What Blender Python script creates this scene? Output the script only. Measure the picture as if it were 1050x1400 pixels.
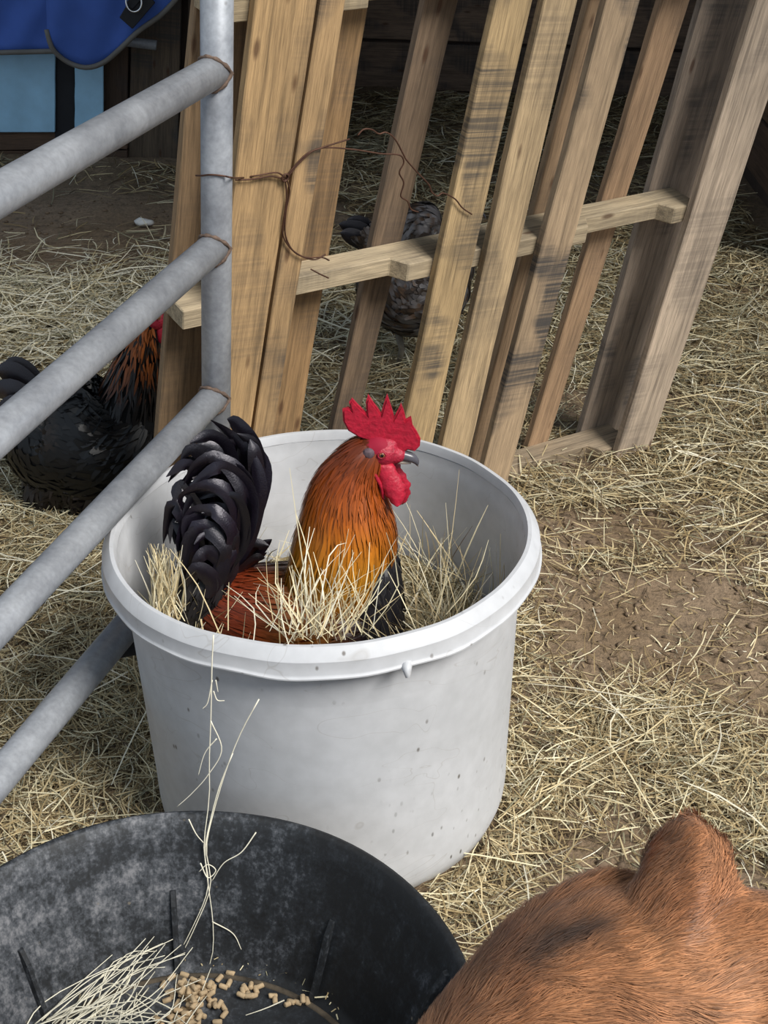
import bpy, bmesh, math, random
import numpy as np
from mathutils import Vector, Matrix

# ------------------------------------------------------------------ reset
for o in list(bpy.data.objects):
    bpy.data.objects.remove(o)
SC = bpy.context.scene
COL = SC.collection
rng = np.random.default_rng(7)
random.seed(7)

# ------------------------------------------------------------------ camera
FPX = 1900.0
CAMH = 1.4472
PITCH = math.radians(29.768)
ROLL = math.radians(2.0)
_fw = np.array([0, math.cos(PITCH), -math.sin(PITCH)])
_r = np.array([1.0, 0, 0])
_u = np.cross(_r, _fw)
RIGHT = _r * math.cos(ROLL) + _u * math.sin(ROLL)
UP = -_r * math.sin(ROLL) + _u * math.cos(ROLL)
CAMP = np.array([0, 0, CAMH])
cam_d = bpy.data.cameras.new('camera')
cam = bpy.data.objects.new('camera', cam_d)
COL.objects.link(cam)
m = Matrix.Identity(4)
for i in range(3):
    m[i][0] = RIGHT[i]; m[i][1] = UP[i]; m[i][2] = -_fw[i]; m[i][3] = CAMP[i]
cam.matrix_world = m
cam_d.sensor_width = 36.0
cam_d.sensor_fit = 'AUTO'
cam_d.lens = FPX / 1400.0 * 36.0
cam_d.clip_start = 0.05
SC.camera = cam

# ------------------------------------------------------------------ world, sun, exposure
W = bpy.data.worlds.new('overcast_sky')
SC.world = W
W.use_nodes = True
bgn = W.node_tree.nodes['Background']
bgn.inputs[0].default_value = (0.70, 0.84, 1.0, 1)
bgn.inputs[1].default_value = 0.50
sun_d = bpy.data.lights.new('sun', 'SUN')
sun_d.energy = 4.3
sun_d.angle = math.radians(26)
sun_d.color = (1.0, 0.97, 0.92)
sun = bpy.data.objects.new('sun', sun_d)
COL.objects.link(sun)
_sd = Vector((-0.52, 0.44, -0.74))          # direction in which the light travels
sun.rotation_euler = _sd.to_track_quat('-Z', 'Y').to_euler()
SC.view_settings.view_transform = 'Standard'
SC.view_settings.look = 'None'
SC.view_settings.exposure = 0.15
SC.view_settings.gamma = 1.0
SC.view_settings.use_curve_mapping = False


# ------------------------------------------------------------------ small helpers
def ray(x, y):
    return (x - 525.0) / FPX * RIGHT - (y - 700.0) / FPX * UP + _fw


def on_plane(x, y, o, n):
    d = ray(x, y)
    o = np.asarray(o, float); n = np.asarray(n, float)
    return CAMP + d * (((o - CAMP) @ n) / (d @ n))


def at_y(x, y, Y):
    return on_plane(x, y, (0, Y, 0), (0, 1, 0))


def at_z(x, y, Z):
    return on_plane(x, y, (0, 0, Z), (0, 0, 1))


def at_d(x, y, D):
    d = ray(x, y)
    return CAMP + d / np.linalg.norm(d) * D


def lin(c):
    return tuple((v / 12.92 if v <= 0.04045 else ((v + 0.055) / 1.055) ** 2.4) for v in c)


def hexc(s):
    return lin(tuple(int(s[i:i + 2], 16) / 255 for i in (0, 2, 4)))


WORLD = {}


def place(o, M=None, parent=None):
    """link o with world matrix M under parent (parents keep an identity inverse)"""
    if M is None:
        M = Matrix.Identity(4)
    WORLD[o.name] = M
    COL.objects.link(o)
    if parent is not None:
        o.parent = parent
        o.matrix_local = WORLD[parent.name].inverted() @ M
    else:
        o.matrix_local = M
    return o


def tag(o, label=None, cat=None, group=None, kind=None):
    if label: o['label'] = label
    if cat: o['category'] = cat
    if group: o['group'] = group
    if kind: o['kind'] = kind
    return o


def empty(name, loc):
    o = bpy.data.objects.new(name, None)
    o.empty_display_size = 0.05
    return place(o, Matrix.Translation(Vector(loc)))


def mesh_from(name, V, F, smooth=False):
    me = bpy.data.meshes.new(name)
    me.from_pydata([tuple(map(float, v)) for v in V], [], F)
    if smooth:
        me.polygons.foreach_set('use_smooth', [True] * len(me.polygons))
    me.update()
    return me


def obj(name, V, F, mat, parent=None, M=None, smooth=False, centre=True):
    """one mesh object; V in world space; origin put at M (default: base centre)"""
    V = np.asarray(V, float)
    if M is None:
        c = (V.min(0) + V.max(0)) / 2
        c[2] = V[:, 2].min()
        M = Matrix.Translation(Vector(c))
    Mi = np.array(M.inverted())
    L = V @ Mi[:3, :3].T + Mi[:3, 3]
    me = mesh_from(name, L, F, smooth)
    if mat: me.materials.append(mat)
    o = bpy.data.objects.new(name, me)
    return place(o, M, parent)


def set_colors(me, cols):
    """per-vertex colour attribute 'tint'"""
    a = me.color_attributes.new('tint', 'FLOAT_COLOR', 'POINT')
    c = np.ones((len(me.vertices), 4), np.float32)
    c[:, :3] = cols
    a.data.foreach_set('color', c.ravel())


def big_mesh(name, V, F4, cols=None, F3=None, smooth=False):
    """fast mesh from numpy quads (+ tris)"""
    me = bpy.data.meshes.new(name)
    nq = len(F4); nt = 0 if F3 is None else len(F3)
    me.vertices.add(len(V))
    me.vertices.foreach_set('co', np.asarray(V, np.float32).ravel())
    idx = np.asarray(F4, np.int32).ravel()
    st = np.arange(nq) * 4
    if nt:
        st = np.r_[st, nq * 4 + np.arange(nt) * 3]
        idx = np.r_[idx, np.asarray(F3, np.int32).ravel()]
    me.loops.add(len(idx))
    me.loops.foreach_set('vertex_index', idx)
    me.polygons.add(nq + nt)
    me.polygons.foreach_set('loop_start', st.astype(np.int32))
    if smooth:
        me.polygons.foreach_set('use_smooth', np.ones(nq + nt, bool))
    me.update(calc_edges=True)
    if cols is not None:
        set_colors(me, cols)
    return me


def ribbons(P, Wd, S, cols):
    """P (N,K,3) centre lines, Wd (N,K) half widths, S (N,3) side vectors, cols (N,3)/(N,K,3)"""
    N, K, _ = P.shape
    S = S / np.linalg.norm(S, axis=-1, keepdims=True)
    if S.ndim == 2: S = S[:, None, :]
    A = P - S * Wd[..., None]; B = P + S * Wd[..., None]
    V = np.stack([A, B], 2).reshape(-1, 3)
    base = (np.arange(N) * K * 2)[:, None] + (np.arange(K - 1) * 2)[None, :]
    F = np.stack([base, base + 1, base + 3, base + 2], -1).reshape(-1, 4)
    if cols.ndim == 2: cols = np.repeat(cols[:, None, :], K, 1)
    C = np.repeat(cols[:, :, None, :], 2, 2).reshape(-1, 3)
    return V, F, C


def ribbon_obj(name, P, Wd, S, cols, mat, parent=None, origin=None, smooth=True):
    V, F, C = ribbons(P, Wd, S, cols)
    if origin is None: origin = (0, 0, 0)
    me = big_mesh(name, V - np.asarray(origin, float), F, C, smooth=smooth)
    me.materials.append(mat)
    o = bpy.data.objects.new(name, me)
    return place(o, Matrix.Translation(Vector(origin)), parent)


def catmull(P, n):
    P = np.asarray(P, float)
    Q = np.vstack([2 * P[0] - P[1], P, 2 * P[-1] - P[-2]])
    out = []
    seg = len(P) - 1
    for t in np.linspace(0, seg, n):
        i = min(int(t), seg - 1); u = t - i
        a, b, c, d = Q[i], Q[i + 1], Q[i + 2], Q[i + 3]
        out.append(0.5 * (2 * b + (c - a) * u + (2 * a - 5 * b + 4 * c - d) * u * u + (3 * b - a - 3 * c + d) * u ** 3))
    return np.array(out)


def tube(P, Rr, seg=10, cap=True):
    """round tube along P"""
    P = np.asarray(P, float); n = len(P)
    Rr = np.full(n, Rr) if np.isscalar(Rr) else np.asarray(Rr, float)
    T = np.gradient(P, axis=0); T /= np.linalg.norm(T, axis=1)[:, None]
    ref = np.array([0, 0, 1.0]) if abs(T[0][2]) < 0.9 else np.array([1.0, 0, 0])
    e = np.cross(T[0], ref); e /= np.linalg.norm(e)
    V = []
    for i in range(n):
        e = e - T[i] * (e @ T[i]); e /= np.linalg.norm(e)
        b = np.cross(T[i], e)
        for k in range(seg):
            a = 2 * math.pi * k / seg
            V.append(P[i] + Rr[i] * (math.cos(a) * e + math.sin(a) * b))
    F = []
    for i in range(n - 1):
        for k in range(seg):
            k2 = (k + 1) % seg
            F.append((i * seg + k, i * seg + k2, (i + 1) * seg + k2, (i + 1) * seg + k))
    if cap:
        F.append(tuple(range(seg))[::-1]); F.append(tuple((n - 1) * seg + k for k in range(seg)))
    return V, F


def join(*parts):
    V, F = [], []
    for v, f in parts:
        o = len(V); V.extend([tuple(x) for x in v]); F.extend([tuple(i + o for i in q) for q in f])
    return V, F


def lathe(prof, axis_o, e1, e2, ax, seg=96, rf=None):
    """prof: list of (r, h); returns closed ring surface strips"""
    V, F = [], []
    n = len(prof)
    for (r, hh) in prof:
        for k in range(seg):
            a = 2 * math.pi * k / seg
            rr = r * (rf(a, hh) if rf else 1.0)
            V.append(axis_o + ax * hh + rr * (math.cos(a) * e1 + math.sin(a) * e2))
    for i in range(n - 1):
        for k in range(seg):
            k2 = (k + 1) % seg
            F.append((i * seg + k, i * seg + k2, (i + 1) * seg + k2, (i + 1) * seg + k))
    return V, F


def ellipsoid_pts(c, r, seg=16, rings=10, rot=None):
    V, F = [], []
    for i in range(rings + 1):
        p = math.pi * i / rings
        for k in range(seg):
            a = 2 * math.pi * k / seg
            v = np.array([r[0] * math.sin(p) * math.cos(a), r[1] * math.sin(p) * math.sin(a), r[2] * math.cos(p)])
            if rot is not None: v = rot @ v
            V.append(np.asarray(c) + v)
    for i in range(rings):
        for k in range(seg):
            k2 = (k + 1) % seg
            F.append((i * seg + k, (i + 1) * seg + k, (i + 1) * seg + k2, i * seg + k2))
    return V, F


def remeshed(name, VF, voxel, smooth_it=6, factor=0.5):
    """voxel-union of overlapping shells -> one continuous smooth mesh (world coordinates)"""
    me = mesh_from('tmp', VF[0], VF[1])
    o = bpy.data.objects.new('tmp', me); COL.objects.link(o)
    a = o.modifiers.new('r', 'REMESH'); a.mode = 'VOXEL'; a.voxel_size = voxel
    b = o.modifiers.new('s', 'SMOOTH'); b.iterations = smooth_it; b.factor = factor
    dg = bpy.context.evaluated_depsgraph_get(); dg.update()
    out = bpy.data.meshes.new_from_object(o.evaluated_get(dg))
    out.name = name
    bpy.data.objects.remove(o); bpy.data.meshes.remove(me)
    out.polygons.foreach_set('use_smooth', [True] * len(out.polygons))
    return out


def vnoise(x, y, s, seed=0):
    """cheap smooth value noise in numpy"""
    r = np.random.default_rng(seed).random((64, 64))
    x = x / s; y = y / s
    xi = np.floor(x).astype(int); yi = np.floor(y).astype(int)
    fx = x - xi; fy = y - yi
    fx = fx * fx * (3 - 2 * fx); fy = fy * fy * (3 - 2 * fy)
    g = lambda i, j: r[i % 64, j % 64]
    return (g(xi, yi) * (1 - fx) + g(xi + 1, yi) * fx) * (1 - fy) + (g(xi, yi + 1) * (1 - fx) + g(xi + 1, yi + 1) * fx) * fy


# ------------------------------------------------------------------ materials
class NT:
    def __init__(s, name):
        s.m = bpy.data.materials.new(name); s.m.use_nodes = True
        s.t = s.m.node_tree; s.b = s.t.nodes['Principled BSDF']

    def n(s, typ, **kw):
        x = s.t.nodes.new(typ)
        for k, v in kw.items():
            if k.startswith('i_'):
                x.inputs[k[2:].replace('_', ' ')].default_value = v
            else:
                setattr(x, k, v)
        return x

    def l(s, a, ao, b, bi):
        s.t.links.new(a.outputs[ao], b.inputs[bi])

    def coord(s, scale=(1, 1, 1), out='Object', rnd=0.0):
        tc = s.n('ShaderNodeTexCoord'); mp = s.n('ShaderNodeMapping')
        mp.inputs['Scale'].default_value = scale
        s.l(tc, out, mp, 'Vector')
        if rnd:
            oi = s.n('ShaderNodeObjectInfo'); ml = s.n('ShaderNodeMath', operation='MULTIPLY')
            ml.inputs[1].default_value = rnd
            s.l(oi, 'Random', ml, 0)
            cx = s.n('ShaderNodeCombineXYZ')
            s.l(ml, 0, cx, 0); s.l(ml, 0, cx, 1); s.l(ml, 0, cx, 2)
            s.l(cx, 0, mp, 'Location')
        return mp

    def noise(s, mp, scale, detail=4, rough=0.55, dist=0.0):
        x = s.n('ShaderNodeTexNoise')
        x.inputs['Scale'].default_value = scale; x.inputs['Detail'].default_value = detail
        x.inputs['Roughness'].default_value = rough; x.inputs['Distortion'].default_value = dist
        if mp: s.l(mp, 'Vector', x, 'Vector')
        return x

    def ramp(s, src, so, stops):
        x = s.n('ShaderNodeValToRGB')
        e = x.color_ramp.elements
        while len(e) < len(stops): e.new(0.5)
        for k, (p, c) in enumerate(stops):
            e[k].position = p
            e[k].color = (c, c, c, 1) if np.isscalar(c) else (*c, 1)
        s.l(src, so, x, 'Fac')
        return x

    def mix(s, fac, a, b, mode='MIX'):
        x = s.n('ShaderNodeMix', data_type='RGBA', blend_type=mode)
        for inp, v in ((0, fac), (6, a), (7, b)):
            if isinstance(v, tuple) and hasattr(v[0], 'outputs'):
                s.t.links.new(v[0].outputs[v[1]], x.inputs[inp])
            elif inp == 0:
                x.inputs[0].default_value = v
            else:
                x.inputs[inp].default_value = (*v, 1)
        return x

    def bump(s, src, so, strength=0.3, dist=0.002):
        x = s.n('ShaderNodeBump'); x.inputs['Strength'].default_value = strength
        x.inputs['Distance'].default_value = dist
        s.l(src, so, x, 'Height'); s.l(x, 0, s.b, 'Normal')
        return x

    def base(s, x, o=2):
        s.t.links.new(x.outputs[o], s.b.inputs['Base Color'])

    def set(s, **kw):
        for k, v in kw.items():
            s.b.inputs[k.replace('_', ' ')].default_value = v
        return s


def mat_wood():
    k = NT('weathered_pallet_wood')
    g = k.coord((30, 30, 1.1), rnd=37.0)
    grain = k.noise(g, 3.2, 6, 0.62, 0.4)
    big = k.noise(k.coord((5, 5, 2.2), rnd=17.0), 1.3, 3)
    saw = k.noise(k.coord((1.2, 1.2, 70), rnd=11.0), 2.0, 3, 0.6)
    fine = k.noise(k.coord((140, 140, 6), rnd=5.0), 3.0, 4, 0.7)
    oi = k.n('ShaderNodeObjectInfo')
    gr = k.ramp(grain, 0, [(0.30, 0.50), (0.48, 0.92), (0.70, 1.18)])
    c1 = k.mix(1.0, (oi, 'Color'), (gr, 0), 'MULTIPLY')
    br = k.ramp(big, 0, [(0.3, 0.78), (0.7, 1.16)])
    c2 = k.mix(1.0, (c1, 2), (br, 0), 'MULTIPLY')
    fr = k.ramp(fine, 0, [(0.32, 0.66), (0.6, 1.10)])
    c2b = k.mix(1.0, (c2, 2), (fr, 0), 'MULTIPLY')
    # blue-grey mould stain in patches, streaked across by saw marks
    st = k.noise(k.coord((7, 7, 4.2), rnd=53.0), 1.15, 2, 0.5, 0.3)
    sr = k.ramp(st, 0, [(0.50, 0.0), (0.60, 0.9)])
    s2 = k.ramp(saw, 0, [(0.36, 0.35), (0.58, 1.0)])
    mm = k.mix(1.0, (sr, 0), (s2, 0), 'MULTIPLY')
    ml = k.n('ShaderNodeMath', operation='MULTIPLY')
    k.l(mm, 2, ml, 0); k.l(oi, 'Alpha', ml, 1)
    c3 = k.mix((ml, 0), (c2b, 2), hexc('3b3b3c'))
    # small knots
    v = k.n('ShaderNodeTexVoronoi'); v.inputs['Scale'].default_value = 1.0
    k.l(k.coord((16, 16, 5.2), rnd=71.0), 'Vector', v, 'Vector')
    kr = k.ramp(v, 'Distance', [(0.05, 0.75), (0.11, 0.0)])
    c4 = k.mix((kr, 0), (c3, 2), hexc('4a2c18'))
    k.base(c4)
    k.set(Roughness=0.85)
    ad = k.mix(0.5, (grain, 0), (fine, 0))
    k.bump(ad, 2, 0.55, 0.003)
    return k.m


def mat_plain(name, col, rough=0.6, metal=0.0, var=0.15, scale=20, bump=0.0):
    k = NT(name)
    n = k.noise(k.coord((1, 1, 1), rnd=9.0), scale, 5)
    r = k.ramp(n, 0, [(0.3, 1 - var), (0.7, 1 + var)])
    k.base(k.mix(1.0, col, (r, 0), 'MULTIPLY'))
    k.set(Roughness=rough, Metallic=metal)
    if bump: k.bump(n, 0, bump, 0.003)
    return k.m


def mat_tint(name, rough=0.75, spec=0.3, mul=1.0, trans=0.0, sheen=0.0):
    k = NT(name)
    a = k.n('ShaderNodeVertexColor', layer_name='tint')
    x = k.mix(1.0, (a, 'Color'), (mul, mul, mul), 'MULTIPLY')
    k.base(x)
    k.set(Roughness=rough)
    k.b.inputs['Specular IOR Level'].default_value = spec
    if sheen: k.b.inputs['Sheen Weight'].default_value = sheen
    return k.m


def mat_steel():
    k = NT('galvanised_gate_steel')
    c = k.coord((1, 1, 1))
    n1 = k.noise(c, 14, 5, 0.6); n2 = k.noise(c, 130, 3)
    r1 = k.ramp(n1, 0, [(0.3, hexc('83868c')), (0.7, hexc('abaeb3'))])
    r2 = k.ramp(n2, 0, [(0.3, 0.85), (0.7, 1.08)])
    c1 = k.mix(1.0, (r1, 0), (r2, 0), 'MULTIPLY')
    v = k.n('ShaderNodeTexVoronoi'); v.inputs['Scale'].default_value = 15
    k.l(c, 'Vector', v, 'Vector')
    vr = k.ramp(v, 'Distance', [(0.035, 0.8), (0.07, 0.0)])
    c2 = k.mix((vr, 0), (c1, 2), hexc('5a554f'))
    k.base(c2); k.set(Metallic=0.25, Roughness=0.48)
    k.bump(n2, 0, 0.08, 0.001)
    return k.m


def mat_bucket():
    k = NT('white_plastic')
    c = k.coord((1, 1, 1))
    n1 = k.noise(c, 5, 4); n2 = k.noise(c, 40, 4, 0.6)
    r1 = k.ramp(n1, 0, [(0.3, hexc('b9babc')), (0.7, hexc('c8c9cc'))])
    r2 = k.ramp(n2, 0, [(0.3, 0.93), (0.65, 1.02)])
    c1 = k.mix(1.0, (r1, 0), (r2, 0), 'MULTIPLY')
    # dirt flecks: stretched voronoi cells thinned out by a slow mask
    v = k.n('ShaderNodeTexVoronoi'); v.inputs['Scale'].default_value = 42; v.inputs['Randomness'].default_value = 1
    wc = k.coord((1.0, 1.0, 0.62)); k.l(wc, 'Vector', v, 'Vector')
    vr = k.ramp(v, 'Distance', [(0.06, 1.0), (0.13, 0.0)])
    msk = k.noise(c, 9, 3); mr = k.ramp(msk, 0, [(0.50, 0.0), (0.60, 0.85)])
    mm = k.mix(1.0, (vr, 0), (mr, 0), 'MULTIPLY')
    sx = k.n('ShaderNodeSeparateXYZ'); k.l(c, 'Vector', sx, 0)
    g1 = k.n('ShaderNodeMapRange'); g1.inputs[1].default_value = 0.26; g1.inputs[2].default_value = 0.08; k.l(sx, 'Z', g1, 0)
    g2 = k.n('ShaderNodeMapRange'); g2.inputs[1].default_value = -0.02; g2.inputs[2].default_value = 0.12; k.l(sx, 'X', g2, 0)
    gm = k.n('ShaderNodeMath', operation='MULTIPLY'); k.l(g1, 0, gm, 0); k.l(g2, 0, gm, 1)
    v2 = k.n('ShaderNodeTexVoronoi'); v2.inputs['Scale'].default_value = 75
    k.l(k.coord((1.0, 1.0, 0.5)), 'Vector', v2, 'Vector')
    v2r = k.ramp(v2, 'Distance', [(0.10, 1.0), (0.2, 0.0)])
    m2 = k.mix(1.0, (v2r, 0), (gm, 0), 'MULTIPLY')
    m3 = k.noise(c, 26, 2); m3r = k.ramp(m3, 0, [(0.48, 0.0), (0.56, 0.9)])
    m4 = k.mix(1.0, (m2, 2), (m3r, 0), 'MULTIPLY')
    c1b = k.mix((m4, 2), (c1, 2), hexc('54504b'))
    c2 = k.mix((mm, 2), (c1b, 2), hexc('5d554d'))
    # thin scratches
    w = k.n('ShaderNodeTexNoise'); w.inputs['Scale'].default_value = 3.2; w.inputs['Detail'].default_value = 2
    w.inputs['Distortion'].default_value = 2.2
    k.l(k.coord((1, 1, 2.0)), 'Vector', w, 'Vector')
    wr = k.ramp(w, 0, [(0.497, 0.0), (0.5, 0.30), (0.503, 0.0)])
    c3 = k.mix((wr, 0), (c2, 2), hexc('8d857c'))
    k.base(c3); k.set(Roughness=0.5)
    k.b.inputs['Subsurface Weight'].default_value = 0.0
    k.bump(n2, 0, 0.06, 0.001)
    return k.m


def mat_rubber():
    k = NT('dusty_black_rubber')
    c = k.coord((1, 1, 1))
    n1 = k.noise(c, 6.5, 6, 0.65, 0.6); n2 = k.noise(k.coord((1, 1, 0.25)), 55, 5, 0.7)
    n3 = k.noise(k.coord((1, 1, 6)), 9, 4, 0.6)
    a = k.mix(0.55, (n1, 0), (n2, 0)); n4 = k.noise(c, 170, 3, 0.7); a2 = k.mix(0.3, (a, 2), (n4, 0)); b = k.mix(0.16, (a2, 2), (n3, 0))
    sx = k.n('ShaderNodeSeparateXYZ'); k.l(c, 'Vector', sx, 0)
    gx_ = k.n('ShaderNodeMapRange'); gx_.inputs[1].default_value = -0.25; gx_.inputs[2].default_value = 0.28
    gx_.inputs[3].default_value = 0.045; gx_.inputs[4].default_value = -0.075; k.l(sx, 'X', gx_, 0)  # shifts the tone: paler towards the left, blacker towards the right
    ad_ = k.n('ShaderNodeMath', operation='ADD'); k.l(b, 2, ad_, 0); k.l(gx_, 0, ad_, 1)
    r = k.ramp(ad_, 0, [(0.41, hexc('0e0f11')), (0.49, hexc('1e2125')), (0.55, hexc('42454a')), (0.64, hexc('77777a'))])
    v = k.n('ShaderNodeTexVoronoi'); v.inputs['Scale'].default_value = 36
    k.l(c, 'Vector', v, 'Vector')
    vr = k.ramp(v, 'Distance', [(0.05, 0.8), (0.1, 0.0)])
    mr = k.ramp(n1, 0, [(0.56, 0.0), (0.64, 0.9)])
    mm = k.mix(1.0, (vr, 0), (mr, 0), 'MULTIPLY')
    k.base(k.mix((mm, 2), (r, 0), hexc('9a8d78')))
    k.set(Roughness=0.62)
    k.bump(n2, 0, 0.25, 0.002)
    return k.m


def mat_ground():
    k = NT('trampled_dirt')
    c = k.coord((1, 1, 1))
    n1 = k.noise(c, 3, 5); n2 = k.noise(c, 38, 6, 0.7); n3 = k.noise(c, 130, 4, 0.7)
    r1 = k.ramp(n1, 0, [(0.3, hexc('7d684f')), (0.7, hexc('94806a'))])
    r2 = k.ramp(n2, 0, [(0.32, 0.5), (0.5, 0.95), (0.7, 1.12)])
    r3 = k.ramp(n3, 0, [(0.3, 0.72), (0.6, 1.1)])
    c1 = k.mix(1.0, (r1, 0), (r2, 0), 'MULTIPLY'); c2 = k.mix(1.0, (c1, 2), (r3, 0), 'MULTIPLY')
    k.base(c2); k.set(Roughness=0.95)
    mm = k.mix(0.4, (n2, 0), (n3, 0))
    k.bump(mm, 2, 0.9, 0.012)
    return k.m


def mat_feather(name, rough=0.38, sheen_col=None):
    """vertex tint with barb lines across the UV; glossy"""
    k = NT(name)
    a = k.n('ShaderNodeVertexColor', layer_name='tint')
    uv = k.n('ShaderNodeTexCoord'); mp = k.n('ShaderNodeMapping'); mp.inputs['Scale'].default_value = (3, 46, 1)
    mp.inputs['Rotation'].default_value = (0, 0, 0.0)
    k.l(uv, 'UV', mp, 'Vector')
    n = k.noise(mp, 2.0, 4, 0.65)
    r = k.ramp(n, 0, [(0.3, 0.6), (0.7, 1.35)])
    k.base(k.mix(1.0, (a, 'Color'), (r, 0), 'MULTIPLY'))
    k.set(Roughness=rough)
    k.b.inputs['Specular IOR Level'].default_value = 0.6
    if sheen_col:
        k.b.inputs['Coat Weight'].default_value = 0.25
        k.b.inputs['Coat Tint'].default_value = (*sheen_col, 1)
        k.b.inputs['Coat Roughness'].default_value = 0.35
    k.bump(n, 0, 0.35, 0.002)
    return k.m


M_WOOD = mat_wood()
M_STEEL = mat_steel()
M_RUST = mat_plain('rusty_weld', hexc('665448'), 0.8, 0.2, 0.35, 160, 0.5)
M_WIRE = mat_plain('rusty_wire', hexc('54392c'), 0.6, 0.5, 0.3, 90)
M_BUCKET = mat_bucket()
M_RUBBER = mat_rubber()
M_GROUND = mat_ground()
M_HAY = mat_tint('dry_hay', 0.7, 0.25)
M_FUR = mat_tint('short_fur', 0.55, 0.35, sheen=0.15)
M_SKIN = mat_tint('furred_skin', 0.75, 0.2)
M_PLUME = mat_tint('plumage', 0.42, 0.4)
M_BODY = mat_tint('plumage_under', 0.7, 0.2)
M_TAIL = mat_feather('glossy_black_feather', 0.30, (0.75, 0.6, 0.95))
M_COMB = mat_plain('red_comb_skin', hexc('ab1630'), 0.5, 0, 0.22, 160, 0.5)
M_FACE = mat_plain('red_face_skin', hexc('a01c34'), 0.5, 0, 0.25, 220, 0.6)
M_BEAK = mat_plain('horn_beak', hexc('55535a'), 0.3, 0, 0.3, 60)
M_BEAKTIP = mat_plain('pale_horn', hexc('b9b0a2'), 0.35, 0, 0.1, 60)
M_LOBE = mat_plain('grey_ear_lobe', hexc('5b4a50'), 0.7, 0, 0.3, 200, 0.5)
M_EYE = mat_plain('amber_eye', hexc('8a5a3c'), 0.1, 0, 0.05, 30)
M_PUPIL = mat_plain('pupil', (0.004, 0.004, 0.004), 0.08, 0, 0.0, 30)
M_LEG = mat_plain('scaly_leg', hexc('6d675c'), 0.6, 0, 0.2, 90)
M_PELLET = mat_plain('feed_pellet', hexc('b8a07e'), 0.9, 0, 0.18, 120, 0.4)
M_BLUE = mat_plain('royal_blue_canvas', hexc('3f62b4'), 0.75, 0, 0.14, 7, 0.1)
M_PIPING = mat_plain('grey_piping', hexc('6e6b66'), 0.7, 0, 0.1, 30)
M_STRAP = mat_plain('black_webbing', hexc('1c1c20'), 0.7, 0, 0.2, 60)
M_RING = mat_plain('chrome_ring', (0.75, 0.75, 0.75), 0.25, 1.0, 0.02, 30)
M_BLACK = mat_plain('black_rubber_sheet', hexc('1d1d22'), 0.7, 0, 0.2, 20)
M_CYAN = mat_plain('light_blue_paint', hexc('a4d4f2'), 0.55, 0, 0.13, 9)
M_HOOF = mat_plain('dark_hoof', hexc('2b2622'), 0.5, 0, 0.2, 40)
M_STONE = mat_plain('white_scrap', hexc('d9d7d2'), 0.7, 0, 0.1, 60)
M_DARKWALL = mat_plain('dark_barn_board', hexc('4a3c33'), 0.9, 0, 0.4, 5, 0.3)
M_ROOF = mat_plain('shade_roof_sheet', hexc('55504a'), 0.8, 0, 0.1, 5)


# ------------------------------------------------------------------ setting: ground
def gz(x, y):
    x = np.asarray(x, float); y = np.asarray(y, float)
    return 0.022 * (vnoise(x + 9, y + 3, 0.45, 1) - 0.5) + 0.010 * (vnoise(x + 9, y + 3, 0.11, 2) - 0.5)


gx = np.linspace(-4.0, 4.0, 201); gy = np.linspace(-1.6, 7.4, 226)
GX, GY = np.meshgrid(gx, gy)
GV = np.stack([GX, GY, gz(GX, GY)], -1).reshape(-1, 3)
nx = len(gx)
ii = (np.arange(len(gy) - 1)[:, None] * nx + np.arange(nx - 1)[None, :]).ravel()
me = big_mesh('floor', GV, np.stack([ii, ii + 1, ii + nx + 1, ii + nx], -1), smooth=True)
me.materials.append(M_GROUND)
tag(place(bpy.data.objects.new('floor', me)), 'brown trampled dirt floor under the hay', None, None, 'structure')


# ------------------------------------------------------------------ boards
def board(name, quad, thick, color, stain=0.0, parent=None, jit=0.0015, mat=None, seg=7):
    """quad: 4 world points of the visible face (bottom-left, bottom-right, top-right, top-left);
    thick: vector from that face to the hidden one.  Origin at the bottom centre, local z up the board."""
    bl, br, tr, tl = [np.asarray(q, float) for q in quad]
    thick = np.asarray(thick, float)
    V = []
    for i in range(seg + 1):
        t = i / seg
        a = bl + (tl - bl) * t; b = br + (tr - br) * t
        w = (b - a) / np.linalg.norm(b - a)
        if 0 < i < seg:
            a = a + w * random.uniform(-jit, jit); b = b + w * random.uniform(-jit, jit)
        V += [a, b, b + thick, a + thick]
    F = []
    for i in range(seg):
        o = 4 * i
        for j in range(4):
            j2 = (j + 1) % 4
            F.append((o + j, o + j2, o + 4 + j2, o + 4 + j))
    F.append((3, 2, 1, 0)); o = 4 * seg; F.append((o, o + 1, o + 2, o + 3))
    z = (tl + tr - bl - br); z /= np.linalg.norm(z)
    x = br - bl; x = x - z * (x @ z); x /= np.linalg.norm(x)
    y = np.cross(z, x)
    M = Matrix.Identity(4)
    c = (bl + br) / 2 + thick / 2
    for i in range(3):
        M[i][0] = x[i]; M[i][1] = y[i]; M[i][2] = z[i]; M[i][3] = c[i]
    o = obj(name, V, F, mat or M_WOOD, parent, M)
    bm = bmesh.new(); bm.from_mesh(o.data)
    bmesh.ops.recalc_face_normals(bm, faces=bm.faces)
    es = [e for e in bm.edges if len(e.link_faces) == 2 and e.calc_face_angle(0) > 0.6]
    bmesh.ops.bevel(bm, geom=es, offset=0.0022, segments=1, affect='EDGES')
    bm.to_mesh(o.data); bm.free()
    o.color = (*color, stain)
    return o


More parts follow.
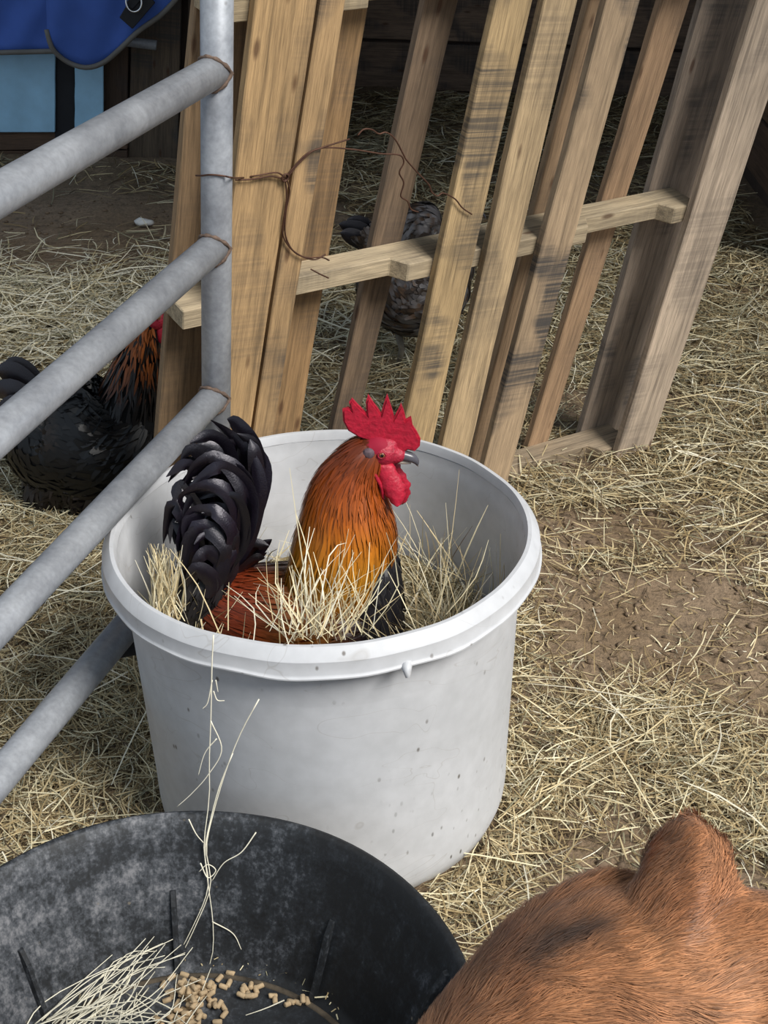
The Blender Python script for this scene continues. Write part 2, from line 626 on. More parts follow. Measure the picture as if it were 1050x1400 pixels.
# ------------------------------------------------------------------ setting: barn walls and added shading roof
def box(a, b):
    a = np.minimum(a, b); b2 = np.maximum(a, b)
    x0, y0, z0 = a; x1, y1, z1 = b2
    V = [(x0, y0, z0), (x1, y0, z0), (x1, y1, z0), (x0, y1, z0), (x0, y0, z1), (x1, y0, z1), (x1, y1, z1), (x0, y1, z1)]
    F = [(3, 2, 1, 0), (4, 5, 6, 7), (0, 1, 5, 4), (1, 2, 6, 5), (2, 3, 7, 6), (3, 0, 4, 7)]
    return V, F


YB = 5.12     # wall behind the blanket
YR = 6.35     # deeper wall behind the pallet
wall_left = obj('wall_left', *box((-3.6, YB + 0.06, -0.05), (-0.62, YB + 0.14, 3.2)), M_DARKWALL)
tag(wall_left, 'dark timber barn wall of upright boards at upper left', None, None, 'structure')
wall_back = obj('wall_back', *box((-0.62, YR + 0.03, -0.05), (1.6, YR + 0.1, 3.2)), M_DARKWALL)
tag(wall_back, 'dark wooden wall deep in the barn behind the pallet', None, None, 'structure')
tag(obj('wall_corner', *box((-0.62, YB + 0.14, -0.05), (-0.56, YR + 0.03, 3.2)), M_DARKWALL), 'dark return wall at the barn corner', None, None, 'structure')
wall_right = obj('wall_right', *box((1.30, 4.05, -0.05), (1.38, YR + 0.03, 3.2)), M_DARKWALL)
tag(wall_right, 'brown boarded wall at the far right edge', None, None, 'structure')
tag(obj('shade_roof', *box((-0.9, 1.40, 3.2), (3.4, YR + 0.2, 3.26)), M_ROOF), 'unseen barn roof sheeting added to shade the back of the pen', None, None, 'structure')  # out-of-view roof added to block sky light; left edge cut back for the wall


def wall_quad(pl, pr, pb, pt, Y):
    return [at_y(pl[1], pb, Y), at_y(pr[1], pb, Y), at_y(pr[0], pt, Y), at_y(pl[0], pt, Y)]


TH = (0, 0.03, 0)
for (l, r, pb, pt, colr, stn) in [
    ((184, 175), (250, 243), 228, -150, '5f5142', 0.7),
    ((140, 140), (176, 174), 215, -150, '4a3a2e', 0.4),
    ((262, 250), (278, 262), 234, -150, '5d4d3c', 0.3),
    ((-160, -160), (-105, -105), 230, -150, '4c3d31', 0.4),
    ((-100, -100), (-52, -52), 230, -150, '55453a', 0.4),
]:
    board('plank', wall_quad(l, r, pb, pt, YB - 0.02), TH, hexc(colr), stn, wall_left)
# two low horizontal boards
for (pb, pt, colr) in ((232, 208, '5b4636'), (206, 182, '6a5240')):
    q = [at_y(174, pb - 2, YB - 0.04), at_y(174, pt - 2, YB - 0.04), at_y(-140, pt, YB - 0.04), at_y(-140, pb, YB - 0.04)]
    board('plank', q, TH, hexc(colr), 0.2, wall_left)
# broad horizontal boards on the deep wall
for k, (z0, z1, cc) in enumerate([(0.0, 0.2, '7d6857'), (0.215, 0.44, '8a7360'), (0.455, 0.68, '786454'), (0.695, 0.92, '846e5c'), (0.935, 1.2, '75614f')]):
    q = [(1.28, YR, z0), (1.28, YR, z1), (-0.55, YR, z1), (-0.55, YR, z0)]
    board('plank', q, (0, 0.03, 0), hexc(cc), 0.8, wall_back, mat=M_WOOD)
for k, (z0, z1, cc) in enumerate([(0.06, 0.25, '6a5240'), (0.262, 0.45, '73583f'), (0.462, 0.7, '5f4a3b'), (0.712, 0.95, '675040'), (0.962, 1.25, '604b3c')]):
    q = [(1.28, 4.05, z0), (1.28, 4.05, z1), (1.28, YR, z1), (1.28, YR, z0)]
    board('plank', q, (0.02, 0, 0), hexc(cc), 0.3, wall_right)

# light-blue painted panels and the black strip between them
YP = YB - 0.06


def panel(name, x0, x1, pt, pb, mat, label, cat, Y=YP, th=0.012):
    q = [at_y(x0, pb, Y), at_y(x1, pb, Y), at_y(x1, pt, Y), at_y(x0, pt, Y)]
    o = board(name, q, (0, th, 0), (1, 1, 1), 0, None, 0.001, mat)
    return tag(o, label, cat)


panel('painted_panel', -70, 75, 40, 181, M_CYAN, 'wide light blue painted panel hanging below the blue blanket', 'panel')
panel('painted_panel', 102, 141, 60, 184, M_CYAN, 'narrow light blue panel strip right of the black strip', 'panel')
panel('rubber_strip', 75, 102, 40, 190, M_BLACK, 'black upright strip between the two light blue panels', 'strip', YP + 0.016)

# blanket rail (grey pipe end showing beside the blanket)
pa = at_y(-120, 20, YB - 0.14); pb_ = at_y(214, 62, YB - 0.14)
V, F = tube([pa, pb_ * 0.5 + pa * 0.5, pb_], 0.017, 12)
tag(obj('hanging_rail', V, F, M_STEEL, smooth=True), 'grey pipe end sticking out behind the blue blanket', 'pipe')

# blue horse blanket
bl_root = empty('horse_blanket', at_y(100, 96, YB - 0.2))
tag(bl_root, 'royal blue canvas horse blanket with grey piping hung on the back wall', 'blanket')


def cloth(name, top, bot, Y, amp, parent, bulge):
    """cloth sheet between two pixel polylines, folded in depth, 6 mm thick"""
    nu, nv = 28, 16
    T_ = catmull(np.array([[*p, 0] for p in top], float), nu)[:, :2]
    B_ = catmull(np.array([[*p, 0] for p in bot], float), nu)[:, :2]
    Vf, Vb = [], []
    for j in range(nv + 1):
        v = j / nv
        for i in range(nu):
            p = T_[i] * (1 - v) + B_[i] * v
            d = -amp * math.sin(i / nu * 7 + v * 2) * (0.3 + v) - bulge * math.sin(math.pi * min(1, v * 1.0)) - amp * 0.6 * math.sin(i * 0.9 + v * 5)
            P = at_y(p[0], p[1], Y + d)
            Vf.append(P); Vb.append(P + np.array([0, 0.008, 0]))
    V = Vf + Vb; o = len(Vf); F = []
    for j in range(nv):
        for i in range(nu - 1):
            a = j * nu + i
            F.append((a, a + nu, a + nu + 1, a + 1)); F.append((o + a, o + a + 1, o + a + nu + 1, o + a + nu))
    rim_ = [i for i in range(nu)] + [j * nu + nu - 1 for j in range(1, nv + 1)] + [nv * nu + i for i in range(nu - 2, -1, -1)] + [j * nu for j in range(nv - 1, 0, -1)]
    for a, b in zip(rim_, rim_[1:] + rim_[:1]):
        F.append((a, b, o + b, o + a))
    ob = obj(name, V, F, M_BLUE, parent, smooth=True)
    return ob, [Vf[nv * nu + i] for i in range(nu)]


pan, edge = cloth('body_panel', [(-150, -120), (-40, -120), (90, -120), (160, -110)], [(-150, 74), (-60, 73), (20, 71), (100, 69)], YB - 0.17, 0.012, bl_root, 0.02)
V, F = tube(np.array(edge) + [0, -0.004, 0], 0.009, 8); obj('piping', V, F, M_PIPING, pan, smooth=True)
flap, edge = cloth('front_flap', [(60, -130), (120, -130), (220, -120), (300, -100)], [(64, 40), (72, 66), (92, 84), (118, 92), (142, 85), (165, 66), (190, 42), (225, 16), (262, -28)], YB - 0.24, 0.008, bl_root, 0.03)
V, F = tube(np.array(edge) + [0, -0.004, 0], 0.009, 8); obj('piping', V, F, M_PIPING, flap, smooth=True)
patch = [at_y(163, 24, YB - 0.30), at_y(181, 40, YB - 0.30), at_y(212, 4, YB - 0.30), at_y(190, -22, YB - 0.30)]
board('chest_patch', patch, (0, 0.01, 0), (1, 1, 1), 0, bl_root, 0.0, M_STRAP)
strap = [at_y(172, 4, YB - 0.306), at_y(180, 14, YB - 0.306), at_y(222, -30, YB - 0.306), at_y(210, -44, YB - 0.306)]
board('strap', strap, (0, 0.006, 0), (1, 1, 1), 0, bl_root, 0.0, M_STRAP)
rc = at_y(183, 3, YB - 0.315)
a_ = np.linspace(0, 2 * math.pi, 25)
V, F = tube([rc + np.array([0.026 * math.cos(t), 0.003 * math.sin(t), 0.030 * math.sin(t)]) for t in a_], 0.0035, 6, False)
obj('ring', V, F, M_RING, bl_root, smooth=True)


# ------------------------------------------------------------------ pallet leaning on the gate post
PHI = math.radians(34)
PS = np.array([math.cos(PHI), math.sin(PHI), 0.018]); PS /= np.linalg.norm(PS)     # along the stringers (to the right, away)
PT = -ray(-150, 3600); PT /= np.linalg.norm(PT)                                    # up the slats
PN = np.cross(PS, PT); PN /= np.linalg.norm(PN)
if PN[1] > 0: PN = -PN                                                             # towards the camera
PO = at_z(865, 622, 0.0)
SL_T = 0.019       # slat thickness
STR_D = 0.085      # stringer depth
pallet = empty('wooden_pallet', PO)
tag(pallet, 'weathered slatted wooden pallet standing on edge, wired to the gate post', 'pallet')


def on_front(x, y): return on_plane(x, y, PO, PN)
def on_back(x, y): return on_plane(x, y, PO - PN * (SL_T + STR_D), PN)


def line_at(p, q, y):
    t = (y - p[1]) / (q[1] - p[1]); return p[0] + (q[0] - p[0]) * t


def slat(front, le, re, color, stain, ytop=-260, ybot=None, zb=0.0):
    f = on_front if front else on_back
    def corner(e, y): return f(line_at(e[0], e[1], y), y)
    def bottom(e):
        if ybot is not None: return corner(e, ybot)
        lo, hi = 300.0, 1200.0
        for _ in range(40):
            mid = (lo + hi) / 2
            if corner(e, mid)[2] > zb: lo = mid
            else: hi = mid
        return corner(e, lo)
    q = [bottom(le), bottom(re), corner(re, ytop), corner(le, ytop)]
    return board('slat', q, -PN * SL_T, hexc(color), stain, pallet, 0.002)


slat(True, ((349, 0), (308, 350)), ((434, 0), (350, 543)), 'b59469', 0.3)                # A
slat(True, ((438, 0), (354, 543)), ((473, 0), (403, 417)), 'b5946a', 0.8)                # B
slat(True, ((680, 0), (559, 550)), ((728, 0), (592, 603)), 'bb9f75', 0.9)                # E
slat(True, ((744, 0), (606, 608)), ((790, 0), (642, 620)), 'bda37e', 0.4)              # F
slat(True, ((830, 0), (666, 623)), ((876, 0), (699, 642)), 'b1987a', 1.0)              # H
slat(True, ((1036, 0), (842, 627)), ((1097, 0), (892, 605)), 'c2ae98', 0.35)             # K
slat(False, ((445, 0), (345, 590)), ((506, 0), (410, 590)), '9b7b55', 0.3)              # C
slat(False, ((582, 0), (456, 587)), ((627, 0), (493, 560)), '86705a', 0.35)              # D
slat(False, ((806, 0), (650, 600)), ((850, 0), (690, 610)), 'ad9070', 0.15)               # G
slat(False, ((906, 0), (722, 612)), ((944, 0), (756, 585)), 'a8896a', 0.2)              # I
slat(False, ((962, 0), (792, 600)), ((1034, 0), (850, 580)), '9a8a7a', 0.75)             # J
slat(False, ((268, 0), (215, 620)), ((345, 0), (300, 600)), '94795a', 0.25)              # M


def stringer(p_left, p_right, hh, color, name='stringer', notches=None):
    """notched stringer; p_* = front lower corner positions on the stringers' front plane"""
    a = np.asarray(p_left, float); b = np.asarray(p_right, float)
    L = np.linalg.norm(b - a); e = (b - a) / L
    n0, n1 = 0.26, 0.18      # notch positions
    nd = 0.032
    pts = [(0, 0)]
    for (s0, s1) in (notches or ((0.245 * L, 0.475 * L), (0.685 * L, 0.915 * L))):
        c = (s0 + s1) / 2; w = (s1 - s0) / 2
        pts += [(c - w, 0), (c - w + 0.02, nd), (c + w - 0.02, nd), (c + w, 0)]
    pts += [(L, 0), (L, STR_D), (0, STR_D)]
    V = []
    upv = PT - e * (PT @ e); upv /= np.linalg.norm(upv)
    for (s, d) in pts: V.append(a + e * s - PN * d)
    for (s, d) in pts: V.append(a + e * s - PN * d + upv * hh)
    n = len(pts)
    F = [tuple(range(n))[::-1], tuple(range(n, 2 * n))]
    for i in range(n):
        j = (i + 1) % n
        F.append((i, j, n + j, n + i))
    M = Matrix.Identity(4)
    c = (a + b) / 2
    for i in range(3):
        M[i][2] = e[i]; M[i][0] = PN[i]; M[i][1] = np.cross(e, PN)[i]; M[i][3] = c[i]
    o = obj(name, V, F, M_WOOD, pallet, M)
    bm = bmesh.new(); bm.from_mesh(o.data)
    bmesh.ops.recalc_face_normals(bm, faces=bm.faces)
    bmesh.ops.bevel(bm, geom=list(bm.edges), offset=0.002, segments=1, affect='EDGES')
    bm.to_mesh(o.data); bm.free()
    o.color = (*hexc(color), 0.35)
    return o


FP = PO - PN * SL_T
def on_str(x, y): return on_plane(x, y, FP, PN)


_sl = on_str(250, 452)
_ns = [float(np.linalg.norm(on_str(px, 452 - (px - 250) * 0.2171) - _sl)) for px in (378, 556, 800, 918)]
stringer(_sl, on_str(950, 300), 0.036, 'b3a184', notches=((_ns[0], _ns[1]), (_ns[2], _ns[3])))
mid_r = on_str(950, 300)
low_r = on_str(860, 622); low_l = low_r - PS * 1.02
stringer(low_l + np.array([0, 0, 0.02]), low_r + np.array([0, 0, 0.0]), 0.036, '9c8a72')
top_r = on_str(1090, -60); top_l = on_str(300, 34)
stringer(top_l, top_l + PS * 1.05, 0.04, 'a89678')

# ------------------------------------------------------------------ tubular gate
gpost = at_d(296, 300, 2.12)
gdir = -ray(1250, -450); gdir /= np.linalg.norm(gdir)
Nn = np.cross(ray(297, 0), ray(296, 590))
pdir = np.cross(Nn, gdir); pdir /= np.linalg.norm(pdir)
if pdir[2] < 0: pdir = -pdir
gnorm = np.cross(gdir, pdir)
TR = 0.0232


def on_gate(x, y): return on_plane(x, y, gpost, gnorm)


p_lo = gpost + pdir * ((0.012 - gpost[2]) / pdir[2])
gate = empty('tube_gate', p_lo)
tag(gate, 'grey tubular steel livestock gate with four rails and rusty welds', 'gate')
V, F = tube([p_lo, gpost, on_gate(297, -260)], TR, 24)
obj('post', V, F, M_STEEL, gate, smooth=True)
for k, (a, b) in enumerate([((303, 92), (0, 265)), ((298, 333), (0, 592)), ((294, 541), (0, 852)), ((165, 866), (0, 1062))]):
    A = on_gate(*a); B = on_gate(*b)
    d = (B - A) / np.linalg.norm(B - A)
    # start on the post axis
    s = np.linalg.lstsq(np.stack([pdir, -d], 1), A - gpost, rcond=None)[0]
    A0 = gpost + pdir * s[0]
    V, F = tube([A0, A0 + d * 0.7, A0 + d * 1.5], TR * 0.98, 24)
    rl = obj('rail', V, F, M_STEEL, gate, smooth=True)
    # weld bead: lumpy ring where the rail meets the post
    e1 = np.cross(d, pdir); e1 /= np.linalg.norm(e1); e2 = np.cross(d, e1)
    ring = []
    for t in np.linspace(0, 2 * math.pi, 33):
        off = TR * 1.0
        # saddle: distance along rail where a tube of equal radius leaves the post
        q = e1 * math.cos(t) * off + e2 * math.sin(t) * off
        lat = q @ (np.cross(pdir, d) / np.linalg.norm(np.cross(pdir, d)))
        along = math.sqrt(max(TR ** 2 - lat ** 2, 0)) 
        ring.append(A0 + d * (along + 0.003) + q * 1.02)
    rad = 0.0030 + 0.0010 * np.sin(np.arange(33) * 2.1)
    V, F = tube(ring, rad, 8, False)
    obj('weld_bead', V, F, M_RUST, gate, smooth=True)
# far end upright (outside the frame) and a dark tube low behind the bucket
d0 = gdir
A1 = gpost + gdir * 1.5
lo = A1 + pdir * ((0.012 - A1[2]) / pdir[2])
V, F = tube([lo, A1, A1 + pdir * 0.75], TR, 20)
obj('post', V, F, M_STEEL, gate, smooth=True)
bA = on_gate(150, 888); bB = p_lo + gdir * 0.05 + pdir * 0.05
V, F = tube([bA, (bA + bB) / 2, bB], 0.016, 12)
obj('dark_tube', V, F, M_BLACK, gate, smooth=True)

# ------------------------------------------------------------------ white tub
B_AX = np.array([-0.0518, 0, 1.0]); B_AX /= np.linalg.norm(B_AX)
B_E1 = np.array([1, 0, 0.0]) - B_AX * B_AX[0]; B_E1 /= np.linalg.norm(B_E1)
B_E2 = np.cross(B_AX, B_E1)
B_H = 0.4802
B_TOP = np.array([-0.0867, 1.6508, 0.4802])
B_BASE = B_TOP - B_AX * B_H


def oval(a, hh):
    w = max(0.0, hh / B_H)
    return 1 + 0.008 * w * math.cos(2 * (a - math.radians(118))) + 0.0025 * w * math.sin(5 * a + 1)


def lip_wave(a):
    return 0.0015 * math.sin(9 * a) + 0.001 * math.sin(17 * a + 2)


bucket = empty('plastic_tub', B_BASE)
tag(bucket, 'large white plastic tub holding the rooster on its hay', 'tub')
R0 = 0.2625
prof_out = [(0.0, 0.004), (R0 - 0.045, 0.004), (R0 - 0.022, 0.008), (R0 - 0.008, 0.020), (R0 - 0.001, 0.040), (R0 + 0.001, 0.06)]
for t in np.linspace(0.12, 1, 12):
    prof_out.append((R0 + 0.014 * t, 0.06 + (B_H - 0.05 - 0.06) * t))
prof_in = [(0.2825, B_H - 0.010), (0.281, B_H - 0.03), (0.273, B_H - 0.12), (0.266, 0.2), (0.258, 0.05), (0.24, 0.02), (0.0, 0.018)]
wall_p = prof_out + [(R0 + 0.0155, B_H - 0.03), (0.283, B_H - 0.012)] + prof_in
V, F = lathe(wall_p, B_BASE, B_E1, B_E2, B_AX, 120, oval)
bw = obj('tub_body', V, F, M_BUCKET, bucket, Matrix.Translation(Vector(B_BASE)), True)
lip_p = [(0.2815, B_H - 0.014), (0.2835, B_H - 0.003), (0.2848, B_H), (0.2900, B_H), (0.2912, B_H - 0.001),
         (0.3005, B_H - 0.0125), (0.3020, B_H - 0.0150), (0.3022, B_H - 0.0330), (0.3032, B_H - 0.0350), (0.3050, B_H - 0.0365), (0.3050, B_H - 0.0385), (0.2995, B_H - 0.0385),
         (0.2985, B_H - 0.033), (0.297, B_H - 0.020), (0.2835, B_H - 0.016), (0.2815, B_H - 0.014)]
V, F = lathe(lip_p, B_BASE, B_E1, B_E2, B_AX, 160, oval)
V = np.array(V)
for j in range(len(lip_p)):
    for k in range(160):
        a = 2 * math.pi * k / 160
        V[j * 160 + k] += B_AX * (lip_wave(a) if j > 6 else lip_wave(a) * 0.4)
o = obj('rim', V, F, M_BUCKET, bucket, Matrix.Translation(Vector(B_BASE)), False)
sm = o.data
sm.polygons.foreach_set('use_smooth', [True] * len(sm.polygons))
sm.set_sharp_from_angle(angle=math.radians(28))
# moulded nib under the rim
nb = on_plane(556, 913, B_TOP - np.array([0, 0.281, 0.06]), (0, 1, 0))
V, F = tube([nb + np.array([0, 0.02, 0.006]), nb + np.array([0, -0.006, 0.003]), nb + np.array([0.002, -0.012, -0.006])], [0.009, 0.006, 0.003], 8)
obj('nib', V, F, M_BUCKET, bucket, smooth=True)

# ------------------------------------------------------------------ black rubber feed pan
T_C = np.array([-0.204, 1.03, 0.0])
ex, ey, ez = np.eye(3)
T_H = 0.222
T_R = 0.322
pan_o = empty('rubber_feed_pan', T_C)
tag(pan_o, 'round black rubber feed pan with hay and pellets in the foreground', 'feed pan')
prof = [(0.0, 0.004), (0.225, 0.004), (0.246, 0.012), (0.27, 0.06), (0.312, T_H - 0.012), (0.324, T_H - 0.006), (0.326, T_H), (0.321, T_H + 0.002), (0.315, T_H - 0.002),
        (0.306, T_H - 0.03), (0.300, T_H - 0.042), (0.262, 0.07), (0.249, 0.035), (0.243, 0.024), (0.0, 0.022)]


def trf(a, hh): return 1 + 0.004 * math.sin(3 * a + 0.5) + 0.002 * math.sin(7 * a)


V, F = lathe(prof, T_C, ex, ey, ez, 120, trf)
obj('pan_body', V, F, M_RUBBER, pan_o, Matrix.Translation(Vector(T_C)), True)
a_ = np.linspace(0, 2 * math.pi, 97)
V, F = tube([T_C + np.array([0.232 * math.cos(t), 0.232 * math.sin(t), 0.0225]) for t in a_], 0.0045, 8, False)
o = obj('floor_ring', V, F, mat_plain('dusty_ring', hexc('4b4236'), 0.9, 0, 0.6, 60), pan_o, smooth=True)
for px, y0, y1 in ((27, 1297, 1420), (236, 1216, 1300), (455, 1258, 1335), (-140, 1380, 1480), (610, 1330, 1430)):
    # rib: runs down the inner wall in its radial plane
    p = None
    d = ray(px, y0)
    ts = np.linspace(0.8, 2.2, 1500)
    X = CAMP + d * ts[:, None]
    rr = np.hypot(X[:, 0] - T_C[0], X[:, 1] - T_C[1])
    rw = np.interp(X[:, 2], [0.024, 0.035, 0.07, T_H - 0.042, T_H], [0.243, 0.249, 0.262, 0.30, 0.315])
    hit = np.where((rr > rw) & (X[:, 1] > T_C[1] - 0.1))[0]
    P = X[hit[0]]
    ang = math.atan2(P[1] - T_C[1], P[0] - T_C[0])
    er = np.array([math.cos(ang), math.sin(ang), 0]); et = np.array([-er[1], er[0], 0])
    V = []; zs = np.linspace(P[2], 0.026, 7)
    for i, z in enumerate(zs):
        rw = np.interp(z, [0.024, 0.035, 0.07, T_H - 0.042, T_H], [0.243, 0.249, 0.262, 0.30, 0.315])
        dep = 0.008 if i else 0.003
        for s, dd in ((-0.005, -0.004), (-0.003, dep), (0.003, dep), (0.005, -0.004)):
            V.append(T_C + er * (rw - dd) + et * s + ez * z)
    F = []
    for i in range(6):
        for j in range(4):
            j2 = (j + 1) % 4
            F.append((i * 4 + j, i * 4 + j2, i * 4 + 4 + j2, i * 4 + 4 + j))
    F += [(0, 1, 2, 3), (24, 25, 26, 27)]
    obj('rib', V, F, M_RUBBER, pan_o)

# pellets (each its own thing)
pm = bpy.data.meshes.new('feed_pellet')
V, F = tube([(-0.0055, 0, 0), (-0.0048, 0, 0), (0.0048, 0, 0.0003), (0.0055, 0, 0)], [0.0028, 0.0034, 0.0034, 0.0029], 8)
pm.from_pydata([tuple(v) for v in V], [], F); pm.polygons.foreach_set('use_smooth', [True] * len(pm.polygons)); pm.materials.append(M_PELLET)
spots = []
prr = random.Random(3)
while len(spots) < 95:
    x = prr.gauss(264, 22); y = prr.gauss(1374, 25)
    if y > 1336 and abs(x - 262) < 48: spots.append((x, y))
spots += [(335, 1351), (343, 1348), (350, 1354), (338, 1360), (346, 1362), (332, 1356), (355, 1349), (341, 1366), (330, 1365), (313, 1345), (315, 1331), (328, 1331),
          (373, 1362), (376, 1368), (394, 1373), (398, 1370), (407, 1371), (414, 1370), (420, 1369), (423, 1358), (300, 1338), (290, 1348), (252, 1333)]
grid = {}
for (x, y) in spots:
    P = at_z(x, y, 0.026)
    if np.hypot(*(P - T_C)[:2]) > 0.238:
        continue
    key = (int(P[0] / 0.009), int(P[1] / 0.009)); lv = grid.get(key, 0); grid[key] = lv + 1
    o = bpy.data.objects.new('feed_pellet', pm)
    Mx = Matrix.Translation(Vector((P[0], P[1], 0.0265 + lv * 0.0055))) @ Matrix.Rotation(prr.uniform(0, 6.28), 4, 'Z') @ Matrix.Rotation(prr.uniform(-0.35, 0.35), 4, 'Y')
    place(o, Mx)
    tag(o, 'tan feed pellet lying in the black rubber pan', 'pellet', 'feed pellets in the rubber pan')

# ------------------------------------------------------------------ rooster
RY = 1.66


def RP(x, y, dy=0.0): return at_y(x, y, RY + dy)


PXM = 1.0 / 985.0     # metres per pixel at the rooster


class Skin:
    """swept elliptical tube in the rooster's (or a hen's) own upright plane"""
    def __init__(s, secs, f, scale):
        # secs: (px, py, half width px, half depth m)
        s.P = catmull([f(a, b) for a, b, _, _ in secs], 80)
        s.A = catmull([[w * scale, d, 0] for _, _, w, d in secs], 80)
        T = np.gradient(s.P, axis=0); s.T = T / np.linalg.norm(T, axis=1)[:, None]
        s.Y = np.array([0, 1.0, 0])
        s.E = np.cross(s.Y, s.T); s.E /= np.linalg.norm(s.E, axis=1)[:, None]

    def at(s, t, th, off=0.0):
        """t in 0..1, th angle (0 = in-plane side E, pi/2 = away, -pi/2 = camera side)"""
        x = np.clip(t, 0, 1) * 79
        i = np.clip(np.floor(x).astype(int), 0, 78); u = (x - i)[..., None]
        P = s.P[i] * (1 - u) + s.P[i + 1] * u
        A = s.A[i] * (1 - u) + s.A[i + 1] * u
        E = s.E[i] * (1 - u) + s.E[i + 1] * u
        c = np.cos(th)[..., None]; n = np.sin(th)[..., None]
        N = E * c + s.Y * n
        return P + E * c * (A[..., :1] + np.asarray(off)[..., None]) + s.Y * n * (A[..., 1:2] + np.asarray(off)[..., None]), N

    def shell(s, seg=20):
        th = np.linspace(0, 2 * math.pi, seg, endpoint=False)
        V = []
        for k in range(80):
            p, _ = s.at(np.full(seg, k / 79), th)
            V += list(p)
        F = []
        for i in range(79):
            for k in range(seg):
                k2 = (k + 1) % seg
                F.append((i * seg + k, i * seg + k2, (i + 1) * seg + k2, (i + 1) * seg + k))
        F.append(tuple(range(seg))[::-1]); F.append(tuple(79 * seg + k for k in range(seg)))
        return V, F


def plumes(skin, n, t_rng, th_rng, length, width, colfn, r, flow=-1, lift=0.004, jit=0.12, K=5, tip=0.15, shape=None):
    """feathers that hug a skin: start at t, run along flow; colfn(P)->(.,3)"""
    t0 = r.uniform(*t_rng, n); th = r.uniform(*th_rng, n)
    L = length * r.uniform(0.75, 1.2, n)
    seglen = np.linalg.norm(np.diff(skin.P, axis=0), axis=1).sum()
    s = np.linspace(0, 1, K)
    t = t0[:, None] + flow * s[None, :] * (L / seglen)[:, None]
    thh = th[:, None] + s[None, :] * r.normal(0, jit, n)[:, None]
    off = 0.0008 + lift * s[None, :] ** 1.2 * r.uniform(0.5, 1.5, n)[:, None] + r.uniform(0, 0.0025, n)[:, None]
    P, N = skin.at(t, thh, off)
    over = np.clip(-t, 0, 1) + np.clip(t - 1, 0, 1)
    # past the ends of the skin: go straight on
    d0 = skin.T[0]; d1 = skin.T[-1]
    P = P - d0 * (np.clip(-t, 0, 1) * seglen)[..., None] + d1 * (np.clip(t - 1, 0, 1) * seglen)[..., None]
    D = P[:, -1] - P[:, 0]
    S = np.cross(D, N[:, 1])
    wsh = np.array([0.55, 1.0, 1.0, 0.75, tip]) if shape is None else np.array(shape)
    Wd = width * wsh[None, :] * r.uniform(0.75, 1.25, n)[:, None]
    base = colfn(P)
    base = base * r.uniform(0.72, 1.25, n)[:, None, None]
    return P, Wd, S, base


def ramp_cols(v, stops):
    xs = [s[0] for s in stops]; cs = np.array([s[1] for s in stops])
    return np.stack([np.interp(v, xs, cs[:, i]) for i in range(3)], -1)


rooster = empty('rooster', RP(400, 850) * [1, 1, 0] + [0, 0, 0.27])
tag(rooster, 'rooster with golden-red neck, red comb and black tail sitting in white tub', 'rooster')
ROR = WORLD['rooster'].translation
neck = Skin([(440, 862, 52, 0.066), (452, 812, 62, 0.072), (466, 770, 66, 0.070), (474, 730, 65, 0.062), (474, 690, 54, 0.050), (479, 660, 43, 0.038), (490, 636, 32, 0.029), (502, 619, 25, 0.023), (512, 608, 16, 0.016)], RP, PXM)
trunk = Skin([(272, 812, 26, 0.035), (300, 826, 44, 0.055), (350, 838, 62, 0.078), (420, 848, 82, 0.090), (480, 842, 80, 0.085), (518, 832, 52, 0.062), (538, 824, 22, 0.03)], RP, PXM)
hd = ellipsoid_pts(RP(517, 616), (0.027, 0.020, 0.024))
hd2 = ellipsoid_pts(RP(535, 622), (0.019, 0.013, 0.013))
bm_me = remeshed('body', join(neck.shell(), trunk.shell(), hd, hd2), 0.005, 4)
nv = len(bm_me.vertices); co = np.empty(nv * 3, np.float32); bm_me.vertices.foreach_get('co', co); co = co.reshape(-1, 3)
zN = co[:, 2]; z_of = lambda py: RP(480, py)[2]
HACK = [(z_of(870), hexc('5e210d')), (z_of(825), hexc('7a3312')), (z_of(795), hexc('8d5716')), (z_of(765), hexc('b07a20')), (z_of(730), hexc('b87018')), (z_of(690), hexc('a85512')), (z_of(650), hexc('8c3f0e')), (z_of(605), hexc('5e260c'))]
bc = ramp_cols(zN, HACK)
red = ((co[:, 0] > RP(505, 615)[0]) & (zN > RP(500, 640)[2]))
bc[red] = hexc('a81f3a')
blk = (co[:, 0] > RP(515, 800)[0]) & (zN < z_of(745))
bc[blk] = hexc('141214')
set_colors(bm_me, bc * 0.7)
bm_me.materials.append(M_BODY)
bm_me.transform(Matrix.Translation(-ROR))
place(bpy.data.objects.new('body', bm_me), Matrix.Translation(ROR), rooster)


def hack_col(P):
    c = ramp_cols(P[..., 2], HACK)
    tipdark = np.linspace(1.0, 0.9, P.shape[1])[None, :, None]
    front = np.clip((P[..., 0] - RP(500, 700)[0]) / 0.045, 0, 1)[..., None]
    c = c * (1 - 0.55 * front) + np.array(hexc('6a1f0c')) * 0.55 * front
    return c * tipdark


r1 = np.random.default_rng(11)
P, Wd, S, Cc = plumes(neck, 2600, (0.25, 0.985), (-math.pi, math.pi), 0.060, 0.0021, hack_col, r1, -1, 0.0035, 0.10)
P2, Wd2, S2, C2 = plumes(neck, 700, (0.12, 0.5), (-math.pi, math.pi), 0.075, 0.0026, hack_col, r1, -1, 0.005, 0.14)
o = ribbon_obj('hackle', np.concatenate([P, P2]), np.concatenate([Wd, Wd2]), np.concatenate([S, S2]), np.concatenate([Cc, C2]), M_PLUME, rooster, tuple(ROR))
tag(o, 'golden to red-brown hackle feathers of the neck', None, None, 'stuff')


